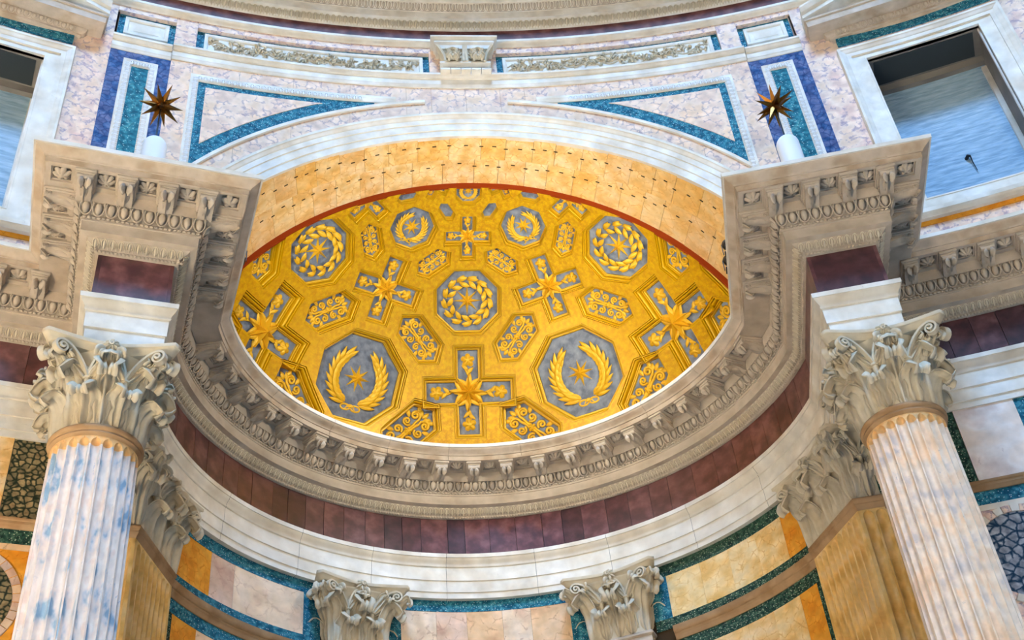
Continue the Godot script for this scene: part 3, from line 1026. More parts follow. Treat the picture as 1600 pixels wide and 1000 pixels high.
func entablature(o: Node3D, r: Run, mods: Array, blocks: Array, carved: Material, plain: Material, back := -0.47, corner0 := false, corner1 := false, slab_mats := []) -> void:
	var xm := mods.duplicate()
	xm.sort()
	# the crown, in blocks where the photograph shows joints
	var cuts := [-1e9] + blocks + [1e9]
	for i in cuts.size() - 1:
		var c0: float = cuts[i] + (0.003 if i > 0 else 0.0)
		var c1: float = cuts[i + 1] - (0.003 if i < cuts.size() - 2 else 0.0)
		var m := MB.new()
		r.sweep(m, cornice_pieces(back), 0.2, c0, c1)
		piece(o, "crown_block" if blocks.size() else "crown", m.mesh(plain))
		m = MB.new()
		r.sweep(m, [seg(0.94, 0.046, 0.992, 0.046), seg(0.992, 0.046, 0.987, -0.018), seg(0.987, -0.018, 0.96, -0.020)], 0.2, c0, c1)
		piece(o, "crown_fillet", m.mesh(M.marble))
		m = MB.new()
		r.sweep(m, architrave_pieces(-0.16 if r == runs.apse else back), 0.2, c0, c1)
		piece(o, "architrave_block" if blocks.size() else "architrave", m.mesh(M.marble))
	var bm := MB.new()
	r.sweep(bm, bed_pieces())
	piece(o, "bed_moulding", bm.mesh(carved))
	# soffit
	var sm := MB.new()
	var s_lo := r.stop(0, 0.40) if not corner0 else -0.40
	var s_hi := r.stop(1, 0.40) if not corner1 else r.span + 0.40
	var bounds := [s_lo] + xm + [s_hi]
	for i in bounds.size() - 1:
		var inner_cell: bool = i > 0 and i < bounds.size() - 2
		if inner_cell: soffit_cell(sm, r, bounds[i], bounds[i + 1], 0.40, 0.80, true, o, rosettes[(i * 7) % rosettes.size()])
		else:
			var e0: float = r.stop(0, 0.80) if i == 0 and not corner0 else bounds[i]
			var e1: float = r.stop(1, 0.80) if i > 0 and not corner1 else bounds[i + 1]
			sm.quad(r.at(e0, 0.80, SOF), r.at(bounds[i], 0.40, SOF), r.at(bounds[i + 1], 0.40, SOF), r.at(e1, 0.80, SOF))
	var is_front: bool = r == runs.front_left or r == runs.front_right
	if is_front: soffit_cell(sm, r, r.span + 0.40, r.span + 0.80, 0.40, 0.80, true, o, rosettes[0])
	if is_front: soffit_cell(sm, r, -0.80, -0.40, 0.40, 0.80, true, o, rosettes[1])
	piece(o, "soffit", sm.mesh(carved))
	for s in xm:
		var md := piece(o, "modillion", mod_mesh, r.frame(s, 0.0, SOF))
		piece(md, "acanthus_leaf", mod_leaf, Transform3D(Basis(Vector3(1, 0, 0), Vector3(0, 0.12, 1).normalized(), Vector3(0, -1, 0.12).normalized()), Vector3(0, -0.165, 0.40)))
	# eggs
	var e0 := r.stop(0, 0.33); var e1 := r.stop(1, 0.33)
	var ne := maxi(1, roundi((e1 - e0) / 0.168))
	for i in ne:
		var f := r.frame(e0 + (e1 - e0) * (i + 0.5) / ne, 0.338, -0.452)
		piece(o, "egg", egg, f * Transform3D(Basis(Vector3.RIGHT, 0.5), Vector3.ZERO))
	# beads and leaves too small to pick apart
	var xs := []
	e0 = r.stop(0, 0.28); e1 = r.stop(1, 0.28)
	var nb := roundi((e1 - e0) / 0.062)
	for i in nb: xs.append(r.frame(e0 + (e1 - e0) * (i + 0.5) / nb, 0.284, -0.568))
	many(o, "bead_moulding", bead, xs)
	xs = []
	e0 = r.stop(0, 0.11); e1 = r.stop(1, 0.11)
	nb = roundi((e1 - e0) / 0.105)
	for i in nb: xs.append(r.frame(e0 + (e1 - e0) * (i + 0.5) / nb, 0.112, -0.862) * Transform3D(Basis(Vector3.RIGHT, 0.72).scaled(Vector3(1, 1.3, 1.3)), Vector3.ZERO))
	many(o, "leaf_moulding", cyleaf, xs)
	xs = []
	nb = roundi((e1 - e0) / 0.05)
	for i in nb: xs.append(r.frame(e0 + (e1 - e0) * (i + 0.5) / nb, 0.046, -0.934))
	many(o, "bead_moulding", bead, xs)
	# frieze slabs
	var n := maxi(1, roundi(r.span / 0.40)) if slab_mats.size() else 1
	var at := r.stop(0, 0.0)
	var stop := r.stop(1, 0.0)
	var left := n
	while at < stop - 0.02:
		var w := (stop - at) / left * (rng.randf_range(0.72, 1.25) if left > 1 else 1.0)
		left -= 1
		var p := rng.randf_range(-0.004, 0.006)
		var m := MB.new()
		var g := 0.004 if n > 1 else 0.0
		var rows := []
		for q in [[p - 0.05, -0.948], [p, -0.949], [p, -1.3], [p, -1.706], [p - 0.05, -1.707]]:
			var row := PackedVector3Array()
			for i in 5: row.append(r.at(at + g + (w - 2 * g) * i / 4.0, q[0], q[1]))
			rows.append(row)
		m.grid([rows[0], rows[1]]); m.grid([rows[1], rows[2], rows[3]]); m.grid([rows[3], rows[4]])
		m.quad(rows[0][0], rows[4][0], rows[3][0], rows[1][0]); m.quad(rows[0][4], rows[1][4], rows[3][4], rows[4][4])
		piece(o, "frieze_slab", m.mesh(M["porphyry_%d" % (rng.randi() % 5)]))
		at += w
	if n > 1:      # the bed the slabs are set in
		var bk := MB.new()
		r.sweep(bk, [seg(-0.03, -0.95, -0.03, -1.70)])
		piece(o, "slab_bed", bk.mesh(M.dark_joint))


func entablatures() -> void:
	plan_runs()
	mod_mesh = modillion_mesh().mesh(M.aged_carving)
	mod_leaf = acanthus(0.35, 0.18, 0.5, 14, 9).mesh(M.aged_carving)
	for q in [[0.118, 5], [0.122, 6], [0.115, 8], [0.12, 7]]: rosettes.append(flower(q[0], q[1], 0.55).mesh(M.aged_carving))
	egg = egg_mesh().mesh(M.aged_carving)
	bead = bead_mesh().mesh(M.aged_carving)
	white_leaf = cyma_leaf_mesh().mesh(M.white_plaster)
	cyleaf = cyma_leaf_mesh().mesh(M.carved_marble)
	var up := Vector3(0, H0, 0)
	var o := node("trim_1", "curved marble entablature with modillions and dark porphyry frieze running round inside the apse", "entablature", "structure", up)
	var r: Run = runs.apse
	var ms := []
	for k in range(-10, 11):
		var s: float = deg_to_rad(-1.0 + 7.95 * k) * RA - r.a0 * RA
		ms.append(s)
	var cut := []
	for d in [-58.0, -39.0, -23.0, -7.4, 11.0, 26.5, 45.0, 63.0]: cut.append(deg_to_rad(d) * RA - r.a0 * RA)
	entablature(o, r, ms, cut, M.aged_carving, M.aged_marble, -0.9, false, false, ["p"])
	for side in [-1.0, 1.0]:
		var nm := "left" if side < 0 else "right"
		o = node("trim_2" if side < 0 else "trim_3", "projecting marble entablature block with rosettes and modillions above the %s fluted column" % nm, "entablature", "structure", up)
		var inn := [0.25, 0.77, 1.29, 1.8]
		var out := [0.25, 0.77, 1.28]
		for k in inn.size(): inn[k] = VF - inn[k] - (-0.5) if side > 0 else inn[k] - 0.5
		for k in out.size(): out[k] = out[k] - 0.5 if side > 0 else VF - out[k] + 0.5
		entablature(o, runs["front_" + nm], [HF - 0.79, HF - 0.265, HF + 0.265, HF + 0.79], [], M.aged_carving, M.aged_marble, -0.47, true, true)
		entablature(o, runs["inner_" + nm], inn, [], M.aged_carving, M.aged_marble, -0.47, side < 0, side > 0)
		entablature(o, runs["outer_" + nm], out, [], M.aged_carving, M.aged_marble, -0.47, side > 0, side < 0)
		o = node("trim_4" if side < 0 else "trim_5", "straight-looking run of marble entablature at the %s edge with egg moulding" % nm, "entablature", "structure", up)
		r = runs["rot_" + nm]
		ms = []
		for k in 8:
			if side < 0: ms.append(r.stop(1, 0.4) - 0.42 - 0.6 * k)
			else: ms.append(r.stop(0, 0.4) + 0.42 + 0.6 * k)
		entablature(o, r, ms, [], M.aged_carving, M.aged_marble, -0.2, false, false, ["p"])


# ---------------------------------------------------------------- the coffered half dome
func dome_dir(az: float, lat: float) -> Vector3: return Vector3(cos(lat) * sin(az), sin(lat), -cos(lat) * cos(az))

class Coffer:
	var dir: Vector3; var e: Vector3; var u: Vector3
	var poly := PackedVector2Array()     # outer edge on the tangent plane
	var kind := ""
	var k := 1.0
	var flat := PackedVector2Array()     # outer edge, sampled, in the dome's flat map
	var box := Rect2()
	func on(q: Vector2, r: float) -> Vector3:
		return (dir * DOME_R + e * q.x + u * q.y).normalized() * r + DOME_C
	# corners moved in by d (the polygon runs counter-clockwise)
	func inset(d: float) -> PackedVector2Array:
		var o := PackedVector2Array()
		var m := poly.size()
		for i in m:
			var d1 := (poly[i] - poly[(i - 1 + m) % m]).normalized()
			var d2 := (poly[(i + 1) % m] - poly[i]).normalized()
			var n1 := Vector2(-d1.y, d1.x); var n2 := Vector2(-d2.y, d2.x)
			o.append(poly[i] + (n1 + n2) / (1.0 + n1.dot(n2)) * d)
		return o
	func sampled(d: float) -> PackedVector2Array:
		var p := inset(d)
		var o := PackedVector2Array()
		var m := p.size()
		for i in m:
			var cnt := maxi(2, ceili(poly[i].distance_to(poly[(i + 1) % m]) / 0.07))
			for j in cnt: o.append(p[i].lerp(p[(i + 1) % m], float(j) / cnt))
		return o


func flat_map(d: Vector3) -> Vector2:
	var ax := Vector3(0, sin(0.87), -cos(0.87))
	var ux := Vector3(0, cos(0.87), sin(0.87))
	var k := sqrt(2.0 / (1.0 + d.dot(ax)))
	return Vector2(k * d.x, k * d.dot(ux))


func coffers() -> Array:
	var lat := [0.558, 0.893, 1.137, 1.316]
	var hl := [0.742, 1.030, 1.235]
	var out := []
	var daz := 0.49
	for row in 4:
		for col in range(-3, 4):
			if row == 3 and absi(col) > 1 or row == 2 and absi(col) > 2 or row == 1 and absi(col) > 2: continue
			var c := Coffer.new()
			set_axes(c, col * daz, lat[row])
			c.k = cos(lat[row]) / cos(lat[0])
			if row == 3: c.k *= 0.93
			if (row + col) & 1:
				c.kind = "octagon"
				for i in 8:
					var a := PI / 8 + i * PI / 4
					c.poly.append(Vector2(cos(a), sin(a)) * 0.93 / cos(PI / 8) * c.k)
			else:
				c.kind = "cross"
				var L := 0.96 * c.k; var h := 0.325 * c.k
				for q in [[L, -h], [L, h], [h, h], [h, L], [-h, L], [-h, h], [-L, h], [-L, -h], [-h, -h], [-h, -L], [h, -L], [h, -h]]: c.poly.append(Vector2(q[0], q[1]))
			out.append(c)
	for row in range(-1, 3):
		for i in range(-3, 3):
			var az := (i + 0.5) * daz
			if row >= 1 and (i < -2 or i > 1): continue
			var c := Coffer.new()
			var l: float = hl[row] if row >= 0 else 0.408
			if row == 2: az *= 0.97
			set_axes(c, az, l)
			c.kind = "hexagon"
			c.k = [1.25, 1.0, 0.66, 0.36][row + 1]
			# the long axis runs towards the two crosses next to it
			var d := Vector2(1, 1).normalized() if (row + 1 + i) & 1 else Vector2(1, -1).normalized()
			if row == -1: d = Vector2(1, 1).normalized() if i & 1 else Vector2(1, -1).normalized()
			var w := Vector2(-d.y, d.x)
			for q in [[0.64, 0.0], [0.38, 0.34], [-0.38, 0.34], [-0.64, 0.0], [-0.38, -0.34], [0.38, -0.34]]:
				# shoulders lean a little, as on the dome
				c.poly.append((d * q[0] + w * q[1]) * c.k)
			out.append(c)
	return out


func set_axes(c: Coffer, az: float, lat: float) -> void:
	c.dir = dome_dir(az, lat)
	c.e = Vector3(cos(az), 0, sin(az))
	c.u = c.e.cross(c.dir)
	if c.u.y < 0: c.u = -c.u


func dome() -> void:
	var o := node("ceiling", "gilded half dome of the apse with octagonal, cross and hexagonal coffers on blue grounds", "coffered dome", "structure", Vector3(0, H0, 0))
	var cs := coffers()
	var pts := PackedVector2Array()
	var dirs := PackedVector3Array()
	for c in cs:
		for q in c.sampled(0.0):
			var d: Vector3 = (c.on(q, DOME_R) - DOME_C).normalized()
			var f := flat_map(d)
			c.flat.append(f); pts.append(f); dirs.append(d)
		var bx := Rect2(c.flat[0], Vector2.ZERO)
		for f in c.flat: bx = bx.expand(f)
		c.box = bx.grow(0.012)
	var y := 0.03
	while y < 1.5:
		var k := maxi(3, ceili(PI * cos(y) / 0.03))
		for i in k + 1:
			var az := -PI / 2 + PI * i / k
			var d := dome_dir(az, y)
			if d.z * DOME_R + DOME_C.z > DOME_Z + 0.25: continue
			var f := flat_map(d)
			var skip := false
			for c in cs:
				if c.box.has_point(f):
					if Geometry2D.is_point_in_polygon(f, c.flat): skip = true
					else:
						for q in c.flat:
							if q.distance_squared_to(f) < 0.00008: skip = true; break
				if skip: break
			if not skip:
				pts.append(f); dirs.append(d)
		y += 0.03
	var tr := Geometry2D.triangulate_delaunay(pts)
	var m := MB.new()
	for d in dirs:
		m.v.append(DOME_C + d * DOME_R); m.n.append(-d)
	for t in range(0, tr.size(), 3):
		var g := (pts[tr[t]] + pts[tr[t + 1]] + pts[tr[t + 2]]) / 3.0
		var inside := false
		for c in cs:
			if c.box.has_point(g) and Geometry2D.is_point_in_polygon(g, c.flat): inside = true; break
		if inside: continue
		var a := dirs[tr[t]]; var b := dirs[tr[t + 1]]; var e := dirs[tr[t + 2]]
		if (b - a).cross(e - a).dot(-a) > 0: m.ix.append_array([tr[t], tr[t + 2], tr[t + 1]])
		else: m.ix.append_array([tr[t], tr[t + 1], tr[t + 2]])
	m.clip_z(DOME_Z)
	piece(o, "rib_surface", m.mesh(M.gold_mosaic))
	for c in cs:
		if c.dir.z * DOME_R + DOME_C.z - 1.05 * c.k > DOME_Z: continue
		coffer(o, c)


func coffer(o: Node3D, c: Coffer) -> void:
	var q := c.k if c.kind != "hexagon" else c.k * 0.8
	var fr := MB.new()
	var st := [[0.0, 0.0], [0.001, 0.065], [0.011, 0.065], [0.012, 0.028], [0.029, 0.028], [0.030, 0.105], [0.040, 0.105], [0.041, 0.066]]
	for i in 5: st.append([0.041 + 0.034 * sin(i / 4.0 * PI / 2), 0.066 + 0.045 * (1.0 - cos(i / 4.0 * PI / 2))])
	st.append_array([[0.076, 0.185], [0.086, 0.185], [0.087, 0.150], [0.106, 0.150], [0.108, 0.190], [0.124, 0.195], [0.130, 0.255]])
	var rows := []
	for e in st:
		var row := PackedVector3Array()
		for p in c.sampled(e[0] * q): row.append(c.on(p, DOME_R + e[1] * sqrt(q)))
		rows.append(row)
	for i in rows.size() - 1:
		if i >= 8 and i < 12: continue
		fr.grid([rows[i], rows[i + 1]], true, false, true)
	fr.grid(rows.slice(8, 13), true, false, true)
	fr.clip_z(DOME_Z)
	var dep := DOME_R + 0.25 * sqrt(q)
	var f := piece(o, c.kind + "_coffer", fr.mesh(M.gold_moulding))
	var gr := MB.new()
	var inner := c.inset(0.13 * q)
	var gp := c.sampled(0.13 * q)
	var ti := Geometry2D.triangulate_polygon(gp)
	for t in range(0, ti.size(), 3):
		var a := c.on(gp[ti[t]], dep); var b := c.on(gp[ti[t + 1]], dep); var d := c.on(gp[ti[t + 2]], dep)
		if (b - a).cross(d - a).dot(-c.dir) > 0: gr.tri(a, b, d)
		else: gr.tri(a, d, b)
	gr.clip_z(DOME_Z)
	piece(f, "ground", gr.mesh(M.blue_ground), Transform3D(), "blue-grey ground")
	if c.kind == "octagon" and absf(c.e.z) > 0.97: return      # only a sliver of these two shows beside the arch
	var at := Transform3D(Basis(c.e, c.u, -c.dir), DOME_C + c.dir * (dep - 0.006))
	var cut: bool = at.origin.z + 0.85 * c.k > DOME_Z
	if c.kind == "octagon": octagon_relief(f, c, at, cut)
	elif c.kind == "cross": cross_relief(f, c, at, cut)
	elif c.k > 0.5: scroll_relief(f, c, at, cut)


var relief_cache := {}
# puts one shared ornament into a coffer; those the arch cuts through get their own cut mesh
func relief(f: Node3D, called: String, key: String, make: Callable, xf: Transform3D, cut: bool) -> void:
	if not relief_cache.has(key):
		var mb: MB = make.call()
		relief_cache[key] = [mb, mb.mesh(M.gold_relief)]
	if cut:
		var m := MB.new()
		m.add(relief_cache[key][0], xf)
		m.clip_z(DOME_Z)
		if m.ix.size(): piece(f, called, m.mesh(M.gold_relief))
	else: piece(f, called, relief_cache[key][1], xf)


func octagon_relief(f: Node3D, c: Coffer, at: Transform3D, cut: bool) -> void:
	var k := c.k
	var plain := at * Transform3D(Basis().scaled(Vector3.ONE * k), Vector3.ZERO)
	var row := 0 if k > 0.9 else (1 if k > 0.6 else 2)
	var wreath := row == 1
	relief(f, "star", "star%s" % ("w" if wreath else "p"), func() -> MB: return star_shape(0.42 if wreath else 0.36, 0.145, 0.15), plain, cut)
	if wreath:
		# a round wreath of leaf sprays
		for i in 13:
			var a := TAU * i / 13.0
			for j in 3:
				var da: float = [-0.42, 0.15, 0.75][j]
				var rr: float = [0.57, 0.64, 0.54][j]
				var p := Vector3(sin(a + 0.05 * j) * rr, cos(a + 0.05 * j) * rr, 0.02 + 0.03 * j)
				var b := Basis(Vector3.BACK, -a - PI / 2 - da) * Basis(Vector3.RIGHT, 0.3)
				relief(f, "wreath_leaf", "wl", func() -> MB: return leaf(0.30, 0.135, 0.3, 0.06), plain * Transform3D(b, p), cut)
	else:
		# two laurel branches tied at the bottom, open at the top
		for s in [-1.0, 1.0]:
			var stem := PackedVector3Array()
			for i in 12:
				var a := lerpf(0.1, 2.3, i / 11.0)
				stem.append(Vector3(s * sin(a) * (0.47 - 0.02 * i / 11.0), -0.02 - cos(a) * 0.50, 0.03))
			relief(f, "laurel_stem", "ls%d" % int(s), func() -> MB:
				var m := MB.new()
				m.tube(stem, PackedFloat32Array([0.028]), 6)
				return m
			, plain, cut)
			for i in 9:
				var a := lerpf(0.30, 2.25, i / 8.0)
				for j in 3:
					var p := Vector3(s * sin(a) * 0.46, -0.02 - cos(a) * 0.50, 0.02 + 0.014 * j)
					var tang := atan2(cos(a) * s, sin(a))          # heading of the branch, from +y
					var off: float = [0.62, -0.55, 0.05][j] * s
					if i == 8: off = [0.45, -0.25, 0.1][j] * s
					var b := Basis(Vector3.BACK, -(tang + off)) * Basis(Vector3.RIGHT, 0.22)
					relief(f, "laurel_leaf", "ll%d" % (j + (3 if s < 0 else 0)), func() -> MB: return leaf([0.36, 0.25, 0.33][j], [0.095, 0.085, 0.10][j], 0.3, [-0.28, 0.2, -0.2][j] * s), plain * Transform3D(b, p), cut)
		relief(f, "ribbon_knot", "knot", func() -> MB:
			var m := MB.new()
			for s in [-1.0, 1.0]:
				var lp := PackedVector3Array()
				for i in 13:
					var a := TAU * i / 12.0
					lp.append(Vector3(s * (0.11 + 0.10 * cos(a)), -0.55 + 0.055 * sin(a) - 0.05, 0.05))
				m.tube(lp, PackedFloat32Array([0.024]), 6)
				var tl := PackedVector3Array()
				for i in 10: tl.append(Vector3(s * (0.03 + 0.028 * i), -0.58 - 0.018 * i + 0.02 * sin(i * 1.5), 0.04))
				m.tube(tl, PackedFloat32Array([0.03, 0.028, 0.026, 0.026, 0.025, 0.024, 0.022, 0.02, 0.016, 0.01]), 6)
				for e in spiral(Vector2(s * 0.17, -0.68), 0.06, 0.0, s * 1.2, 10): tl.append(e)
			m.box(Vector3(0, -0.57, 0.06), Vector3(0.09, 0.08, 0.06), 0.02)
			return m
		, plain, cut)


func cross_relief(f: Node3D, c: Coffer, at: Transform3D, cut: bool) -> void:
	var plain := at * Transform3D(Basis().scaled(Vector3.ONE * c.k), Vector3.ZERO)
	relief(f, "star", "starc", func() -> MB: return star_shape(0.36, 0.11, 0.16), plain * Transform3D(Basis(), Vector3(0, 0, 0.08)), cut)
	for i in 4:
		var arm := plain * Transform3D(Basis(Vector3.BACK, i * PI / 2), Vector3.ZERO)
		relief(f, "blossom", "fl", func() -> MB: return flower(0.155, 5, 0.5), arm * Transform3D(Basis(Vector3.BACK, 0.4 * i), Vector3(0.0, 0.66, 0.03)), cut)
		relief(f, "stem", "st", func() -> MB:
			var m := MB.new()
			var p := PackedVector3Array()
			for j in 7: p.append(Vector3(0.05 * sin(j * 1.1), 0.1 + 0.09 * j, 0.025))
			m.tube(p, PackedFloat32Array([0.02]), 5)
			return m
		, arm, cut)
		for q in [[0.0, 0.02, 0.34, 0.12, 0.12], [0.55, 0.05, 0.30, 0.10, 0.3], [-0.55, 0.05, 0.30, 0.10, -0.3], [0.35, 0.34, 0.18, 0.08, 0.3], [-0.5, 0.40, 0.17, 0.075, -0.3]]:
			relief(f, "spray_leaf", "sp%s" % [q], func() -> MB: return leaf(q[2], q[3], 0.25, q[4]), arm * Transform3D(Basis(Vector3.BACK, -q[0]) * Basis(Vector3.RIGHT, 0.12), Vector3(0, q[1] + 0.03, 0.02)), cut)


func scroll_relief(f: Node3D, c: Coffer, at: Transform3D, cut: bool) -> void:
	var d := c.poly[0].normalized()
	var b := Basis(Vector3.BACK, d.angle())
	var xf := at * Transform3D(b.scaled(Vector3.ONE * c.k), Vector3.ZERO)
	for sx in [-1.0, 1.0]:
		for sy in [-1.0, 1.0]:
			relief(f, "scroll", "sc%d%d" % [int(sx), int(sy)], func() -> MB:
				var m := MB.new()
				var p := PackedVector3Array([Vector3(0.03 * sx, 0.02 * sy, 0.03), Vector3(0.10 * sx, 0.015 * sy, 0.03), Vector3(0.20 * sx, 0.03 * sy, 0.03)])
				for e in spiral(Vector2(0.265 * sx, 0.115 * sy), 0.09, -PI / 2 * sy if sx > 0 else -PI / 2 * sy, 1.6 * sx * sy, 18, 0.15): p.append(Vector3(e.x, e.y, 0.03))
				m.tube(p, PackedFloat32Array([0.024]), 5)
				p = PackedVector3Array()
				for e in spiral(Vector2(0.10 * sx, 0.135 * sy), 0.08, -PI / 2 * sy, -1.5 * sx * sy, 16, 0.15): p.append(Vector3(e.x, e.y, 0.025))
				m.tube(p, PackedFloat32Array([0.021]), 5)
				for q in [[0.30, 0.03, -1.0], [0.33, 0.09, -0.7], [0.17, 0.16, -0.5]]:
					m.add(leaf(0.14, 0.07, 0.25), Transform3D(Basis(Vector3.BACK, sx * sy * q[2] + (PI if sy < 0 else 0.0)), Vector3(q[0] * sx, q[1] * sy, 0.015)))
				return m
			, xf, cut)
	relief(f, "blossom", "hf", func() -> MB: return flower(0.075, 6, 0.6), xf * Transform3D(Basis(), Vector3(0, 0, 0.03)), cut)
	for s in [-1.0, 1.0]:
		relief(f, "tip_leaf", "tl%d" % int(s), func() -> MB: return leaf(0.14, 0.07, 0.25), xf * Transform3D(Basis(Vector3.BACK, -s * PI / 2), Vector3(0.32 * s, 0, 0.02)), cut)


# ---------------------------------------------------------------- arch: soffit of yellow marble slabs, red edge, white archivolt
func arch_z(x: float, p: float) -> float: return RR - sqrt((RR - p) * (RR - p) - x * x)

func arch() -> void:
	var o := node("trim_10", "yellow marble soffit of the great arch, slabs with small dark iron cramps", "arch soffit", "structure", Vector3(0, H0, 0))
	var a := -0.03
	var k := 0
	while a < PI + 0.03:
		var w := rng.randf_range(0.075, 0.115)
		for half in 2:
			var m := MB.new()
			var off := 0.02 * half
			var a0 := a + off + 0.0006; var a1 := a + off + w - 0.0006
			var lift := rng.randf_range(-0.004, 0.004)
			var rows := []
			for q in [[0.06, 0], [0.0, 0], [0.0, 1], [0.06, 1]]:
				var row := PackedVector3Array()
				for i in 5:
					var g := lerpf(a1, a0, i / 4.0)
					var x: float = DOME_C.x + cos(g) * (ARCH_R + lift + q[0])
					var zf := arch_z(x, -0.01)
					var zm := lerpf(zf, DOME_Z, 0.46)
					var z: float = [zf, zm - 0.002][q[1]] if half == 0 else [zm + 0.002, DOME_Z][q[1]]
					row.append(Vector3(x, ARCH_Y + sin(g) * (ARCH_R + lift + q[0]), z))
				rows.append(row)
			m.grid([rows[0], rows[1]], false, false, true); m.grid([rows[1], rows[2]], false, false, true); m.grid([rows[2], rows[3]], false, false, true)
			m.quad(rows[0][0], rows[1][0], rows[2][0], rows[3][0]); m.quad(rows[0][4], rows[3][4], rows[2][4], rows[1][4])
			piece(o, "soffit_slab", m.mesh(M["giallo_%d" % ((k * 3 + half * 2 + rng.randi() % 2) % 5)]))
			# iron cramps over the joint
			if a > 0.1 and a < PI - 0.1:
				var cr := MB.new()
				cr.box(Vector3.ZERO, Vector3(0.075, 0.012, 0.022), 0.003)
				for q in 2:
					var g := a1 + (0.0 if q == 0 else -w * 0.52)
					var x := DOME_C.x + cos(g) * (ARCH_R - 0.004)
					var zf := arch_z(x, 0.0)
					var z := lerpf(zf, DOME_Z, (0.18 if half == 0 else 0.58) + rng.randf_range(-0.03, 0.05))
					piece(o, "iron_cramp", cr.mesh(M.dark_joint), Transform3D(Basis(Vector3.BACK, g - PI / 2), Vector3(x, ARCH_Y + sin(g) * (ARCH_R - 0.004), z)))
		a += w
		k += 1
	var m := MB.new()
	var inner := PackedVector3Array(); var outer := PackedVector3Array(); var deep := PackedVector3Array()
	var rin := sqrt(DOME_R * DOME_R - pow(DOME_Z - DOME_C.z, 2)) + 0.004
	for i in 97:
		var g := lerpf(PI + 0.05, -0.05, i / 96.0)
		inner.append(Vector3(DOME_C.x + cos(g) * rin, DOME_C.y + sin(g) * rin, DOME_Z + 0.012))
		outer.append(Vector3(DOME_C.x + cos(g) * (ARCH_R + 0.34), DOME_C.y + sin(g) * (ARCH_R + 0.3), DOME_Z + 0.012))
		deep.append(Vector3(DOME_C.x + cos(g) * rin, DOME_C.y + sin(g) * rin, DOME_Z - 0.03))
	m.grid([outer, inner]); m.grid([inner, deep])
	piece(o, "red_border", m.mesh(M.red_edge), Transform3D(), "dark red painted border of the half dome")
	# archivolt
	o = node("trim_9", "white marble archivolt of three fascias framing the great arch", "archivolt", "structure", Vector3(0, H0, 0))
	var wall := Surf.new(0, RR, RR)
	var path := PackedVector2Array()
	for i in 97:
		var g := lerpf(PI + 0.02, -0.02, i / 96.0)
		var x := DOME_C.x + cos(g) * ARCH_R
		path.append(Vector2(asin(x / RR) * RR, ARCH_Y + sin(g) * ARCH_R))
	m = MB.new()
	wall.sweep(m, path, [seg(0.0, -0.04, 0.0, 0.045), seg(0.0, 0.045, 0.15, 0.05), seg(0.15, 0.05, 0.155, 0.068), seg(0.155, 0.068, 0.31, 0.075), seg(0.31, 0.075, 0.315, 0.092), seg(0.315, 0.092, 0.42, 0.098),
		curve(Vector2(0.42, 0.098), Vector2(0.50, 0.15), "cyma"), seg(0.50, 0.15, 0.55, 0.155), seg(0.55, 0.155, 0.555, -0.01)])
	piece(o, "archivolt_moulding", m.mesh(M.marble))


# ---------------------------------------------------------------- the attic storey
func arc_y(s: float, r: float, yc: float) -> float: return yc + sqrt(maxf(0.0, r * r - s * s))

func arc_path(r: float, yc: float, s0: float, s1: float, k := 40) -> PackedVector2Array:
	var o := PackedVector2Array()
	for i in k + 1:
		var g0 := acos(s0 / r); var g1 := acos(s1 / r)
		var g := lerpf(g0, g1, float(i) / k)
		o.append(Vector2(cos(g) * r, yc + sin(g) * r))
	return o


func line_path(pts: Array, step := 0.35) -> PackedVector2Array:
	var o := PackedVector2Array()
	for i in pts.size() - 1:
		var k := maxi(1, ceili((pts[i] as Vector2).distance_to(pts[i + 1]) / step))
		for j in k: o.append((pts[i] as Vector2).lerp(pts[i + 1], float(j) / k))
	o.append(pts[pts.size() - 1])
	return o


func rect_path(s0: float, s1: float, y0: float, y1: float) -> PackedVector2Array:   # clockwise: left of the path is outside
	var p := line_path([Vector2(s0, y0), Vector2(s0, y1), Vector2(s1, y1), Vector2(s1, y0), Vector2(s0, y0)])
	p.remove_at(p.size() - 1)
	return p


func beads_along(o: Node3D, w: Surf, path: PackedVector2Array, step: float, p: float, mesh: Mesh, sc := 1.0) -> void:
	var xs := []
	var carry := step / 2
	for i in path.size() - 1:
		var d := path[i + 1] - path[i]
		var l := d.length()
		while carry < l:
			var q := path[i] + d * carry / l
			xs.append(w.frame(q.x, q.y, p) * Transform3D(Basis(Vector3.BACK, d.angle()).scaled(Vector3.ONE * sc), Vector3.ZERO))
			carry += step
		carry -= l
	many(o, "carved_edge", mesh, xs)


